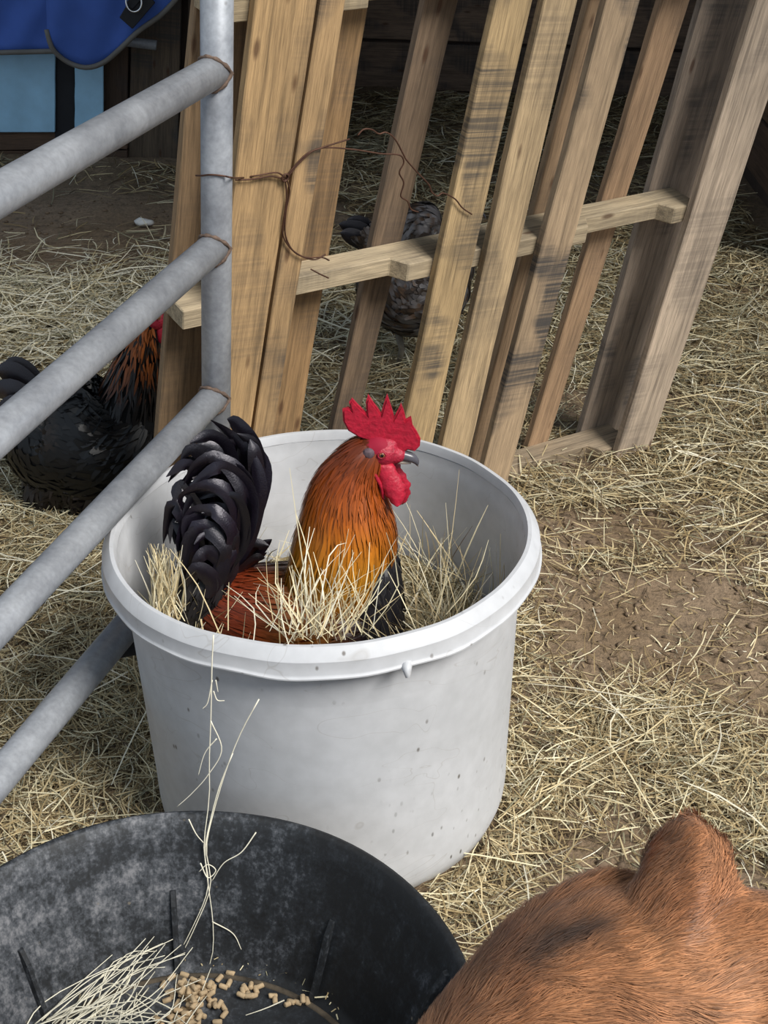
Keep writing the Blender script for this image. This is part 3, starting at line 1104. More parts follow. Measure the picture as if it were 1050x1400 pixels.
def saddle_col(P):
    c = ramp_cols(P[..., 0], [(RP(270, 800)[0], hexc('5a2413')), (RP(340, 800)[0], hexc('6e2a12')), (RP(400, 800)[0], hexc('6f3f16')), (RP(430, 800)[0], hexc('7a4a18')), (RP(480, 800)[0], hexc('2a1410')), (RP(505, 800)[0], hexc('121013'))])
    return c * np.ones((1, P.shape[1], 1))


P, Wd, S, Cc = plumes(trunk, 1700, (0.12, 0.99), (-math.pi, math.pi), 0.065, 0.0026, saddle_col, r1, -1, 0.005, 0.15)
o = ribbon_obj('saddle', P, Wd, S, Cc, M_PLUME, rooster, tuple(ROR))
tag(o, 'mahogany saddle feathers and black breast', None, None, 'stuff')
# black breast feathers below the hackle
brst = Skin([(498, 890, 46, 0.070), (506, 845, 44, 0.070), (512, 800, 35, 0.062), (514, 765, 26, 0.048), (510, 738, 14, 0.026)], RP, PXM)
P, Wd, S, Cc = plumes(brst, 620, (0.25, 0.95), (-math.pi, math.pi), 0.035, 0.0065, lambda P: np.ones(P.shape) * np.array(hexc('17161a')), r1, -1, 0.003, 0.2, tip=0.5)
o = ribbon_obj('breast', P, Wd, S, Cc, M_PLUME, rooster, tuple(ROR))
tag(o, 'black breast feathers', None, None, 'stuff')


def vane(path, wpx, dys, mat, parent, f, scale, col, tilt=0.0, K=18, name='tail_feather', cup=0.25):
    """one broad feather: centre line through pixels with depth, rounded tip, shallow cupped vane"""
    C3 = catmull([f(p[0], p[1], d) for p, d in zip(path, dys)], K)
    T = np.gradient(C3, axis=0); T /= np.linalg.norm(T, axis=1)[:, None]
    V, F, cols, uv = [], [], [], []
    prof = np.array([0.3, 0.6, 0.8, 0.93, 1, 1, 0.98, 0.94, 0.86, 0.74, 0.58, 0.36, 0.0])
    nrm0 = np.array([math.sin(tilt), -math.cos(tilt), 0.15])
    for i in range(K):
        s = i / (K - 1)
        w = wpx * scale * 0.5 * np.interp(s, np.linspace(0, 1, len(prof)), prof) + 0.0006
        n = nrm0 - T[i] * (nrm0 @ T[i]); n /= np.linalg.norm(n)
        e = np.cross(T[i], n)
        for q in (-1, -0.5, 0, 0.5, 1):
            V.append(C3[i] + e * w * q - n * cup * w * (q * q) + n * 0.0008 * (q == 0)); cols.append(col); uv.append(((q + 1) / 2, s))
    for i in range(K - 1):
        for j in range(4):
            F.append((i * 5 + j, i * 5 + j + 1, i * 5 + j + 6, i * 5 + j + 5))
    c = np.array(C3[0])
    o = obj(name, V, F, mat, parent, Matrix.Translation(Vector(c)), True)
    set_colors(o.data, np.array(cols))
    ul = o.data.uv_layers.new(name='UVMap')
    for lp in o.data.loops:
        ul.data[lp.index].uv = uv[lp.vertex_index]
    return o


BK = np.array(hexc('0f0e11'))
tails = [
    # long main feathers: path px, width px, depth m
    ([(292, 800), (322, 730), (344, 660), (344, 612), (326, 582), (308, 580)], 30, 0.030),
    ([(294, 800), (328, 740), (350, 680), (352, 630), (340, 596)], 26, 0.022),
    ([(296, 800), (332, 750), (349, 700), (353, 655), (346, 615)], 24, 0.010),
    ([(290, 800), (312, 730), (328, 665), (326, 620), (306, 592), (284, 586)], 30, 0.020),
    ([(288, 800), (304, 730), (314, 665), (306, 620), (286, 598), (266, 602)], 30, 0.012),
    ([(286, 800), (296, 730), (298, 670), (286, 632), (268, 614), (252, 622)], 30, 0.004),
    ([(284, 800), (288, 735), (284, 680), (268, 645), (250, 636), (238, 652)], 28, -0.004),
    ([(282, 800), (280, 740), (272, 695), (256, 668), (240, 668), (231, 692)], 28, -0.010),
    ([(280, 802), (270, 750), (258, 712), (244, 696), (233, 708), (229, 738)], 26, -0.014),
    ([(278, 804), (262, 762), (250, 736), (239, 726), (233, 745)], 22, -0.012),
    # curled sickles falling back to the left in front of them
    ([(294, 796), (324, 736), (336, 684), (324, 644), (296, 626), (268, 636), (250, 664), (242, 700)], 24, -0.022),
    ([(296, 796), (330, 745), (343, 700), (336, 660), (312, 640), (284, 642), (262, 660)], 22, -0.017),
    ([(292, 798), (318, 748), (326, 706), (312, 676), (286, 664), (260, 676), (245, 706), (240, 742)], 24, -0.030),
    ([(294, 798), (325, 752), (335, 716), (326, 684), (302, 670), (276, 678)], 20, -0.026),
    ([(290, 800), (312, 760), (318, 726), (304, 702), (280, 696), (258, 712), (246, 742), (243, 776)], 24, -0.038),
    ([(290, 802), (314, 768), (324, 738), (316, 712), (296, 702), (274, 710)], 20, -0.034),
    ([(286, 806), (304, 774), (308, 746), (294, 726), (272, 726), (256, 746), (249, 778), (250, 806)], 22, -0.045),
    ([(288, 806), (308, 778), (314, 756), (304, 736), (284, 732), (268, 746)], 18, -0.042),
    ([(284, 812), (300, 788), (300, 766), (286, 754), (268, 762), (258, 788), (256, 818)], 22, -0.051),
    ([(292, 812), (312, 786), (320, 766), (314, 748)], 20, -0.030),
    ([(284, 818), (292, 800), (284, 784), (268, 786), (258, 806), (256, 836)], 22, -0.056),
    ([(300, 800), (330, 772), (350, 752), (364, 744)], 24, 0.020),
    ([(298, 806), (328, 782), (348, 764), (366, 756)], 20, 0.010),
    ([(276, 832), (264, 808), (256, 790), (250, 770), (246, 752)], 26, -0.030),
    ([(284, 838), (276, 815), (266, 798), (260, 780)], 26, -0.045),
    ([(302, 790), (318, 752), (326, 720), (330, 690)], 20, -0.012),
]
for k, (pth, w, dy) in enumerate(tails):
    for rep_ in range(2):
        c = BK * random.uniform(0.5, 1.5) + np.array([0.003, 0.001, 0.005]) * random.random()
        m_ = len(pth)
        q = [(x_ + random.gauss(0, 1) * 7 * (i_ / m_) + (rep_ * 6 - 3) * (i_ / m_), y_ + random.gauss(0, 1) * 6 * (i_ / m_)) for i_, (x_, y_) in enumerate(pth)]
        if random.random() < 0.35: q = q[:-1]
        vane(q, w * random.uniform(0.75, 1.1), [dy + 0.008 * rep_ + 0.012 * math.sin(i_ * 1.3 + k + rep_ * 2) * (i_ / m_) for i_ in range(len(q))], M_TAIL, rooster, RP, PXM, c, tilt=random.uniform(-0.9, 0.9), cup=random.uniform(0.05, 0.3), K=20)
# fluffy black feathers at the root of the tail
root_s = Skin([(262, 850, 26, 0.045), (270, 815, 32, 0.05), (284, 785, 36, 0.045), (300, 765, 26, 0.03)], RP, PXM)
P, Wd, S, Cc = plumes(root_s, 420, (0.1, 0.95), (-math.pi, math.pi), 0.04, 0.004, lambda P: np.ones(P.shape) * np.array(hexc('1d1b1d')), r1, -1, 0.006, 0.35, tip=0.3)
o = ribbon_obj('tail_base', P, Wd, S, Cc, M_PLUME, rooster, tuple(ROR)); tag(o, 'fluffy black feathers at the tail root', None, None, 'stuff')


def plate(name, pts, f, thick, mat, parent, dy=0.0, bulge=0.0, bev=0.002, inset=True):
    """thick plate traced in the bird's own plane with rounded edges, slightly swollen"""
    bm = bmesh.new()
    vs = [bm.verts.new(f(p[0], p[1], dy - thick / 2)) for p in pts]
    fc = bm.faces.new(vs)
    r_ = bmesh.ops.extrude_face_region(bm, geom=[fc])
    for v in [g for g in r_['geom'] if isinstance(g, bmesh.types.BMVert)]:
        v.co.y += thick
    bmesh.ops.recalc_face_normals(bm, faces=bm.faces)
    bmesh.ops.bevel(bm, geom=[e for e in bm.edges if e.calc_face_angle(0) > 1.2 and abs((e.verts[0].co - e.verts[1].co).normalized().y) < 0.5], offset=bev, segments=2, affect='EDGES')
    bmesh.ops.triangulate(bm, faces=[f_ for f_ in bm.faces if len(f_.verts) > 4])
    me = bpy.data.meshes.new(name); bm.to_mesh(me); bm.free()
    V = [v.co[:] for v in me.vertices]; F = [tuple(p.vertices) for p in me.polygons]
    bpy.data.meshes.remove(me)
    o = obj(name, V, F, mat, parent)
    if bulge:
        pass
    return o


comb = [(468, 561), (476, 558), (479, 560), (477, 551), (481, 546), (490, 556), (501, 566), (500, 552), (503, 541), (511, 553), (521, 566), (525, 552), (529, 540), (534, 555), (539, 571), (545, 560), (548, 553), (552, 563),
        (555, 575), (562, 571), (564, 583), (570, 592), (575, 602), (574, 611), (567, 618), (558, 616), (552, 619), (537, 616), (525, 610), (512, 606), (500, 602), (491, 599), (476, 590), (469, 577)]
plate('comb', comb, RP, 0.009, M_COMB, rooster, 0.0, 0, 0.0025)
# wattles: two swollen lobes, near and far side
for dy, sh in ((-0.012, (0, 0)), (0.012, (7, -3))):
    prof_w = [(526, 634, 11), (530, 648, 15), (536, 662, 17), (540, 675, 14), (542, 686, 8), (543, 690, 3)]
    C3 = [RP(x + sh[0], y + sh[1], dy * (1 + 0.2 * i)) for i, (x, y, _) in enumerate(prof_w)]
    V, F = [], []
    Cs = catmull(C3, 18); Ws = np.interp(np.linspace(0, 1, 18), np.linspace(0, 1, 6), [w for *_, w in prof_w]) * PXM
    for i in range(18):
        for k in range(12):
            a = 2 * math.pi * k / 12
            V.append(Cs[i] + np.array([math.cos(a) * Ws[i] * (1 + 0.12 * math.sin(i * 1.9 + k)), math.sin(a) * (0.0055 + 0.003 * math.sin(i / 17 * 3)), 0.0]))
    for i in range(17):
        for k in range(12):
            k2 = (k + 1) % 12
            F.append((i * 12 + k, i * 12 + k2, i * 12 + 12 + k2, i * 12 + 12 + k))
    F.append(tuple(range(12))[::-1]); F.append(tuple(17 * 12 + k for k in range(12)))
    obj('wattle', V, F, M_COMB, rooster, smooth=True)
# fold of red skin from ear to throat
V, F = tube(catmull([RP(502, 628, -0.021), RP(508, 642, -0.023), RP(516, 655, -0.022), RP(522, 668, -0.02), RP(524, 682, -0.018)], 14), np.linspace(0.0035, 0.0022, 14), 8)
obj('throat_fold', V, F, M_COMB, rooster, smooth=True)
# bare red face
fme = remeshed('face', join(ellipsoid_pts(RP(522, 617), (0.024, 0.0205, 0.020), 20, 12), ellipsoid_pts(RP(538, 621), (0.018, 0.0135, 0.0125), 20, 12), ellipsoid_pts(RP(522, 634), (0.017, 0.017, 0.018), 20, 12),
                            ellipsoid_pts(RP(527, 606), (0.018, 0.012, 0.010), 16, 10)), 0.0022, 3)
fme.materials.append(M_FACE); fme.transform(Matrix.Translation(-ROR))
place(bpy.data.objects.new('face', fme), Matrix.Translation(ROR), rooster)
V, F = ellipsoid_pts(RP(504, 620, -0.021), (0.008, 0.005, 0.008), 14, 8)
obj('ear_lobe', V, F, M_LOBE, rooster, smooth=True)
for sgn in (-1, 1):
    ep = RP(522.5, 613, 0) + np.array([0, sgn * 0.0195, 0])
    V, F = ellipsoid_pts(ep, (0.0046, 0.0032, 0.0042), 14, 8)
    ey_ = obj('eye', V, F, M_EYE, rooster, smooth=True)
    V, F = ellipsoid_pts(ep + np.array([0.0003, sgn * 0.0025, 0.0002]), (0.0023, 0.0012, 0.0023), 12, 8)
    obj('pupil', V, F, M_PUPIL, ey_, smooth=True)
    t_ = np.linspace(0, 2 * math.pi, 21)
    V, F = tube([ep + np.array([0.0052 * math.cos(t), sgn * 0.0012, 0.0045 * math.sin(t)]) for t in t_], 0.0011, 6, False)
    obj('eyelid', V, F, M_FACE, ey_, smooth=True)
V, F = tube(catmull([RP(543, 621), RP(553, 623), RP(563, 626), RP(569, 631), RP(571, 637)], 14), np.interp(np.linspace(0, 1, 14), [0, 0.5, 0.8, 1], [0.0085, 0.0068, 0.004, 0.0008]), 10)
bk = obj('beak', V, F, M_BEAK, rooster, smooth=True)
V, F = tube(catmull([RP(544, 629), RP(554, 631), RP(562, 633)], 8), np.linspace(0.006, 0.0015, 8), 8)
obj('lower_mandible', V, F, M_BEAKTIP, bk, smooth=True)
V, F = tube([RP(566, 628, -0.001), RP(570, 632, -0.001), RP(571.5, 637.5)], [0.0035, 0.0028, 0.0006], 8)
obj('beak_tip', V, F, M_BEAKTIP, bk, smooth=True)


# ------------------------------------------------------------------ hens
def legs(parent, feet, top_dz, scale=1.0):
    for (x, y) in feet:
        V, F = tube([(x - 0.01, y, top_dz), (x + 0.008, y, top_dz * 0.45), (x, y, 0.014)], [0.011 * scale, 0.008 * scale, 0.006 * scale], 8)
        lg = obj('leg', V, F, M_LEG, parent, smooth=True)
        for a in (-0.5, 0.0, 0.5, math.pi):
            l = 0.05 if a < 2 else 0.025
            V, F = tube([(x, y, 0.016), (x + math.cos(a) * l * 0.5, y + math.sin(a) * l * 0.5, 0.014), (x + math.cos(a) * l, y + math.sin(a) * l, 0.009)], [0.006, 0.005, 0.002], 6)
            obj('toe', V, F, M_LEG, lg, smooth=True)


def hen(name, Y, label, secs_body, secs_neck, head, foot_px, colb, coln, tail_paths, scale_px, feather_w, seed):
    f = lambda x, y, dy=0.0: at_y(x, y, Y + dy)
    r_ = np.random.default_rng(seed)
    base = at_z(*foot_px, 0.0)
    root = empty(name, (base[0], Y, 0.0)); tag(root, label, 'chicken')
    O = Vector((base[0], Y, 0.0))
    sc = 1.0 / scale_px
    B = Skin(secs_body, f, sc); Nk = Skin(secs_neck, f, sc)
    hx, hy, hr = head
    me = remeshed('body', join(B.shell(), Nk.shell(), ellipsoid_pts(f(hx, hy), (hr * sc, hr * sc * 0.8, hr * sc * 0.95))), 0.008, 4)
    c = np.empty(len(me.vertices) * 3, np.float32); me.vertices.foreach_get('co', c); c = c.reshape(-1, 3)
    set_colors(me, colb(c[:, None, :])[:, 0] * 0.7)
    me.materials.append(M_BODY); me.transform(Matrix.Translation(-O))
    place(bpy.data.objects.new('body', me), Matrix.Translation(O), root)
    P, Wd, S, Cc = plumes(B, 2000, (0.02, 0.98), (-math.pi, math.pi), 0.045, feather_w, colb, r_, -1, 0.006, 0.2, tip=0.35)
    tag(ribbon_obj('plumage', P, Wd, S, Cc, M_PLUME, root, tuple(O)), 'body feathers', None, None, 'stuff')
    P, Wd, S, Cc = plumes(Nk, 800, (0.05, 0.98), (-math.pi, math.pi), 0.04, 0.0024, coln, r_, -1, 0.005, 0.15)
    tag(ribbon_obj('hackle', P, Wd, S, Cc, M_PLUME, root, tuple(O)), 'neck feathers', None, None, 'stuff')
    for pth, w, dy in tail_paths:
        vane(pth, w, dy, M_TAIL, root, f, sc, BK * random.uniform(0.7, 1.2), tilt=random.uniform(-0.3, 0.3), cup=0.2, K=12)
    # face, comb, wattles, beak
    V, F = ellipsoid_pts(f(hx + hr * 0.45, hy), (hr * sc * 0.75, hr * sc * 0.85, hr * sc * 0.7)); obj('face', V, F, M_FACE, root, smooth=True)
    cp = [(hx - hr * 0.5, hy - hr * 0.6), (hx - hr * 0.6, hy - hr * 1.5), (hx - hr * 0.1, hy - hr * 1.2), (hx + hr * 0.2, hy - hr * 1.8), (hx + hr * 0.5, hy - hr * 1.2), (hx + hr * 0.9, hy - hr * 1.5), (hx + hr * 1.1, hy - hr * 0.4), (hx + hr * 0.4, hy - hr * 0.3)]
    plate('comb', cp, f, 0.008, M_COMB, root, 0, 0, 0.002)
    V, F = tube(catmull([f(hx + hr * 0.9, hy), f(hx + hr * 1.5, hy + hr * 0.15), f(hx + hr * 1.8, hy + hr * 0.5)], 8), np.linspace(0.008, 0.001, 8), 8); obj('beak', V, F, M_BEAK, root, smooth=True)
    for dy in (-0.012, 0.012):
        V, F = ellipsoid_pts(f(hx + hr * 0.8, hy + hr * 1.05, dy), (0.011, 0.005, 0.018), 12, 8); obj('wattle', V, F, M_COMB, root, smooth=True)
        V, F = ellipsoid_pts(f(hx + hr * 0.6, hy - hr * 0.1, dy * hr * sc * 0.85 / 0.012), (0.005, 0.003, 0.005), 10, 8); obj('eye', V, F, M_EYE, root, smooth=True)
    return root, f


HY1 = 2.52
def hen1_col(P):
    n = vnoise(P[..., 0] * 9 + 50, P[..., 2] * 9 + 50, 0.5, 5)[..., None]
    return np.array(hexc('0a0b0e')) * (0.8 + 0.5 * n) + np.array([0.010, 0.006, 0.003]) * (n > 0.72)


z_n = at_y(200, 490, HY1)[2]; z_n2 = at_y(200, 540, HY1)[2]
def hen1_neck(P):
    r_ = (vnoise(P[..., 0] * 60, P[..., 2] * 25, 0.3, 8)[:, :1] > 0.42)[..., None]
    o_ = np.where(r_, np.array(hexc('8a4a1c')), np.array(hexc('1b1411')))
    k = np.clip((P[..., 2] - z_n2) / (z_n - z_n2), 0, 1)[..., None]
    return o_ * k + np.array(hexc('121113')) * (1 - k)


hen1, hf = hen('hen', HY1, 'black hen with orange-streaked neck standing behind the gate rails',
               [(40, 566, 20, 0.05), (62, 596, 66, 0.09), (100, 602, 88, 0.115), (150, 600, 84, 0.12), (186, 584, 60, 0.09), (206, 560, 26, 0.05)],
               [(168, 590, 52, 0.075), (178, 548, 44, 0.06), (186, 510, 34, 0.045), (192, 478, 26, 0.036), (196, 452, 20, 0.03), (200, 436, 16, 0.024)],
               (204, 436, 21), (120, 697), hen1_col, hen1_neck,
               [([(60, 560), (35, 530), (12, 510), (-6, 506)], 40, [0, 0, 0, 0]), ([(60, 570), (32, 548), (8, 535), (-10, 540)], 40, [-0.03, -0.03, -0.03, -0.02]),
                ([(62, 556), (40, 520), (20, 502), (4, 500)], 36, [0.03, 0.03, 0.03, 0.03]), ([(60, 575), (34, 560), (14, 556), (-4, 566)], 34, [-0.04, -0.05, -0.05, -0.05])],
               690.0, 0.0075, 21)
b1 = at_z(120, 697, 0.0)
legs(hen1, [(b1[0] - 0.035, HY1 - 0.03), (b1[0] + 0.04, HY1 + 0.04)], 0.14)
fl = Skin([(60, 690, 24, 0.05), (75, 660, 38, 0.07), (100, 640, 60, 0.09), (130, 640, 60, 0.09), (150, 620, 30, 0.06)], hf, 1 / 690.0)
P, Wd, S, Cc = plumes(fl, 700, (0.05, 0.95), (-math.pi, math.pi), 0.045, 0.006, lambda P: np.ones(P.shape) * np.array(hexc('231d1b')), r1, -1, 0.012, 0.5, tip=0.3)
tag(ribbon_obj('fluff', P, Wd, S, Cc, M_PLUME, hen1, tuple(WORLD['hen'].translation)), 'loose brown-black belly fluff', None, None, 'stuff')

HY2 = 3.28
def hen2_col(P):
    n = vnoise(P[..., 0] * 75 + 3, P[..., 2] * 75 + 3, 0.5, 15)[..., None]
    a = np.where(n > 0.55, np.array(hexc('6f6b6b')), np.array(hexc('40362f')))
    return np.where(n < 0.25, np.array(hexc('5d4838')), a)


hen2, hf2 = hen('hen', HY2, 'speckled grey-brown hen with dark tail seen between the pallet slats',
                [(505, 330, 14, 0.03), (522, 352, 40, 0.07), (548, 386, 62, 0.1), (580, 392, 66, 0.1), (610, 380, 44, 0.08), (628, 366, 18, 0.04)],
                [(604, 380, 40, 0.06), (616, 350, 34, 0.05), (622, 320, 25, 0.036), (628, 296, 18, 0.026)],
                (634, 290, 17), (560, 505), hen2_col, hen2_col,
                [([(520, 345), (500, 322), (482, 312), (463, 306)], 26, [0, 0, 0, 0]), ([(520, 350), (498, 332), (478, 322), (465, 318)], 24, [-0.02, -0.02, -0.02, -0.02]), ([(520, 340), (504, 316), (490, 304), (474, 300)], 22, [0.02, 0.02, 0.02, 0.02])],
                560.0, 0.008, 33)
b2 = at_z(560, 505, 0.0)
legs(hen2, [(b2[0] - 0.03, HY2 - 0.03), (b2[0] + 0.045, HY2 + 0.04)], 0.14)
# grey shoulder hump that shows above the middle stringer
hump = Skin([(552, 340, 18, 0.06), (572, 318, 34, 0.08), (590, 308, 30, 0.08), (604, 305, 14, 0.05)], hf2, 1 / 560.0)
V, F = hump.shell(); 
me = mesh_from('wing', np.array(V) - np.array(WORLD[hen2.name].translation), F, True)
set_colors(me, hen2_col(np.array(V)[:, None, :])[:, 0]); me.materials.append(M_BODY)
place(bpy.data.objects.new('wing', me), Matrix.Translation(WORLD[hen2.name].translation), hen2)
P, Wd, S, Cc = plumes(hump, 260, (0.02, 0.98), (-math.pi, math.pi), 0.03, 0.006, hen2_col, r1, -1, 0.004, 0.2, tip=0.5)
tag(ribbon_obj('wing_feathers', P, Wd, S, Cc, M_PLUME, hen2, tuple(WORLD[hen2.name].translation)), 'grey laced wing feathers', None, None, 'stuff')

# ------------------------------------------------------------------ calf
CD = 1.08
calf_secs = [(at_d(400, 1830, 1.10), 0.040), (at_d(480, 1740, 1.09), 0.052), (at_d(600, 1625, 1.08), 0.070), (at_d(700, 1515, 1.08), 0.086), (at_d(800, 1420, 1.09), 0.094), (at_d(900, 1385, 1.10), 0.092),
             (at_d(1020, 1402, 1.12), 0.096), (np.array([0.42, 0.63, 0.60]), 0.115), (np.array([0.60, 0.58, 0.58]), 0.16), (np.array([0.85, 0.55, 0.55]), 0.20), (np.array([1.15, 0.53, 0.54]), 0.215), (np.array([1.42, 0.52, 0.56]), 0.19), (np.array([1.56, 0.52, 0.58]), 0.11)]
cP = catmull([c for c, _ in calf_secs], 60); cR = np.interp(np.linspace(0, 1, 60), np.linspace(0, 1, len(calf_secs)), [r_ for _, r_ in calf_secs])
parts = [tube(cP, cR, 28)]
# brow ridge and poll behind the hollow
bP = catmull([at_d(650, 1358, 1.085), at_d(730, 1298, 1.09), at_d(805, 1260, 1.10), at_d(880, 1240, 1.11)], 20)
parts.append(tube(bP, np.interp(np.linspace(0, 1, 20), [0, 0.3, 0.8, 1], [0.018, 0.028, 0.034, 0.026]), 20))
# ear: flattened cone with a fold ridge
eP = catmull([at_d(905, 1345, 1.06), at_d(922, 1280, 1.06), at_d(938, 1225, 1.07), at_d(943, 1178, 1.085), at_d(943, 1138, 1.095), at_d(944, 1106, 1.10)], 26)
eW = np.interp(np.linspace(0, 1, 26), [0, 0.25, 0.5, 0.72, 0.88, 1], [0.050, 0.042, 0.037, 0.030, 0.012, 0.0015])
eV, eF = [], []
view = _fw
for i in range(26):
    T = eP[min(i + 1, 25)] - eP[max(i - 1, 0)]; T /= np.linalg.norm(T)
    n = -view - T * (-view @ T); n /= np.linalg.norm(n); e = np.cross(T, n)
    for k in range(24):
        a = 2 * math.pi * k / 24
        w = eW[i]
        th = 0.55 * w + 0.003
        ridge = 0.35 * w * math.exp(-((math.cos(a) + 0.25) / 0.35) ** 2) if math.sin(a) > 0 else 0
        eV.append(eP[i] + e * math.cos(a) * w + n * (math.sin(a) * th + ridge))
for i in range(25):
    for k in range(24):
        k2 = (k + 1) % 24
        eF.append((i * 24 + k, i * 24 + k2, i * 24 + 24 + k2, i * 24 + 24 + k))
eF.append(tuple(range(24))[::-1]); eF.append(tuple(25 * 24 + k for k in range(24)))
parts.append((eV, eF))
# near-side ear (points back along the neck below the frame)
nP = [at_d(880, 1500, 1.03), at_d(960, 1560, 1.0), at_d(1040, 1600, 0.99), at_d(1090, 1620, 1.0)]
parts.append(tube(catmull(nP, 14), np.interp(np.linspace(0, 1, 14), [0, 0.4, 0.8, 1], [0.03, 0.034, 0.02, 0.003]), 12))
for (lx, ly, back) in ((0.72, 0.44, 0), (0.76, 0.66, 0), (1.36, 0.42, 1), (1.40, 0.62, 1)):
    if back: pts = [(lx + 0.02, ly, 0.55), (lx - 0.04, ly, 0.38), (lx + 0.05, ly, 0.22), (lx + 0.03, ly, 0.04)]
    else: pts = [(lx, ly, 0.50), (lx + 0.01, ly, 0.34), (lx - 0.005, ly, 0.19), (lx, ly, 0.04)]
    parts.append(tube(catmull(pts, 16), np.interp(np.linspace(0, 1, 16), [0, 0.35, 0.65, 1], [0.09, 0.055, 0.034, 0.03]), 14))
cm = remeshed('body', join(*parts), 0.0055, 6)
cn = len(cm.vertices); cc = np.empty(cn * 3, np.float32); cm.vertices.foreach_get('co', cc); cc = cc.reshape(-1, 3).astype(float)
cnm = np.empty(cn * 3, np.float32); cm.vertices.foreach_get('normal', cnm); cnm = cnm.reshape(-1, 3).astype(float)
calf = empty('calf', (0.75, 0.55, 0.0)); tag(calf, 'reddish-brown short-haired calf leaning in at the bottom right corner', 'calf')
CO = Vector((0.75, 0.55, 0.0))
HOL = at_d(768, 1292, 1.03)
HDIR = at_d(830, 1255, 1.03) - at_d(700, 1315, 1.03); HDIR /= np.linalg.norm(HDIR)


def calf_col(X):
    n = vnoise(X[..., 0] * 20 + 7, X[..., 2] * 20 + X[..., 1] * 9, 0.6, 3)[..., None]
    c = np.array(hexc('8a5a3a')) * (1 - n) + np.array(hexc('a8754f')) * n
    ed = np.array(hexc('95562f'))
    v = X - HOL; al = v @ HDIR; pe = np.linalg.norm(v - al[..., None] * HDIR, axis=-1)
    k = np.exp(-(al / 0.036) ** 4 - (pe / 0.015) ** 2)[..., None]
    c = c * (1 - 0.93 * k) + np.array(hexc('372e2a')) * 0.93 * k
    return c


set_colors(cm, calf_col(cc) * 0.8)
cm.materials.append(M_SKIN)
me_co = cm.copy(); cm.transform(Matrix.Translation(-CO)); bpy.data.meshes.remove(me_co)
place(bpy.data.objects.new('body', cm), Matrix.Translation(CO), calf)
for (lx, ly) in ((0.72, 0.44), (0.76, 0.66), (1.39, 0.42), (1.43, 0.62)):
    V, F = tube([(lx, ly, 0.075), (lx - 0.004, ly, 0.04), (lx - 0.012, ly, 0.012)], [0.031, 0.036, 0.042], 14); obj('hoof', V, F, M_HOOF, calf, smooth=True)
# fur: short hairs following the coat's lie
near = np.where((cc[:, 0] < 0.62) & (cnm[:, 2] > -0.4))[0]
rf = np.random.default_rng(5)
pick = rf.choice(near, 130000)
X = cc[pick] + rf.normal(0, 0.0022, (130000, 3)); Nn_ = cnm[pick]
X = X - Nn_ * np.sum((X - cc[pick]) * Nn_, axis=1)[:, None]
flow = np.stack([np.full(130000, 0.75), 0.15 + 0.5 * (vnoise(X[:, 0] * 8, X[:, 1] * 8, 0.4, 9) - 0.5), np.full(130000, -0.35)], -1)
ei = np.argmin(((X[:, None, :] - eP[None, ::3, :]) ** 2).sum(-1), 1); ed = np.sqrt(((X[:, None, :] - eP[None, ::3, :]) ** 2).sum(-1).min(1))
near_ear = np.clip(1 - ed / 0.06, 0, 1)[:, None]
flow = flow * (1 - near_ear) + np.array([-0.1, 0.1, 0.9]) * near_ear
sw = (vnoise(X[:, 0] * 30 + 4, X[:, 1] * 30 + X[:, 2] * 30, 0.5, 12) - 0.5)
flow += np.cross(Nn_, flow) * (sw * 1.0)[:, None] + rf.normal(0, 0.07, (130000, 3))
flow = flow - Nn_ * np.sum(flow * Nn_, axis=1)[:, None]; flow /= np.linalg.norm(flow, axis=1)[:, None]
Lf = rf.uniform(0.009, 0.017, 130000)[:, None] * (1 - 0.55 * near_ear)
P = np.stack([X, X + flow * Lf * 0.5 + Nn_ * Lf * 0.16, X + flow * Lf + Nn_ * Lf * 0.20], 1)
Wd = np.tile(np.array([0.00034, 0.00028, 0.00006]), (130000, 1))
fc = calf_col(X) * rf.uniform(0.6, 1.6, 130000)[:, None] * (0.7 + 0.6 * vnoise(X[:, 0] * 60 + 4, X[:, 1] * 60 + X[:, 2] * 25, 0.5, 77))[:, None]
tag(ribbon_obj('fur', P, Wd, np.cross(flow, Nn_), fc, M_FUR, calf, tuple(CO)), 'short red-brown hair of the coat', None, None, 'stuff')

# ------------------------------------------------------------------ hay
PAL = np.array([hexc('d6cba9'), hexc('c2b18a'), hexc('a08c66'), hexc('77654a'), hexc('8f8a70'), hexc('e6dfc8'), hexc('5b4c3a')])


def hay_cols(n, r_, w=(0.22, 0.26, 0.2, 0.12, 0.1, 0.05, 0.05)):
    w = np.array(w) / sum(w)
    return PAL[r_.choice(len(PAL), n, p=w)] * r_.uniform(0.8, 1.15, n)[:, None]


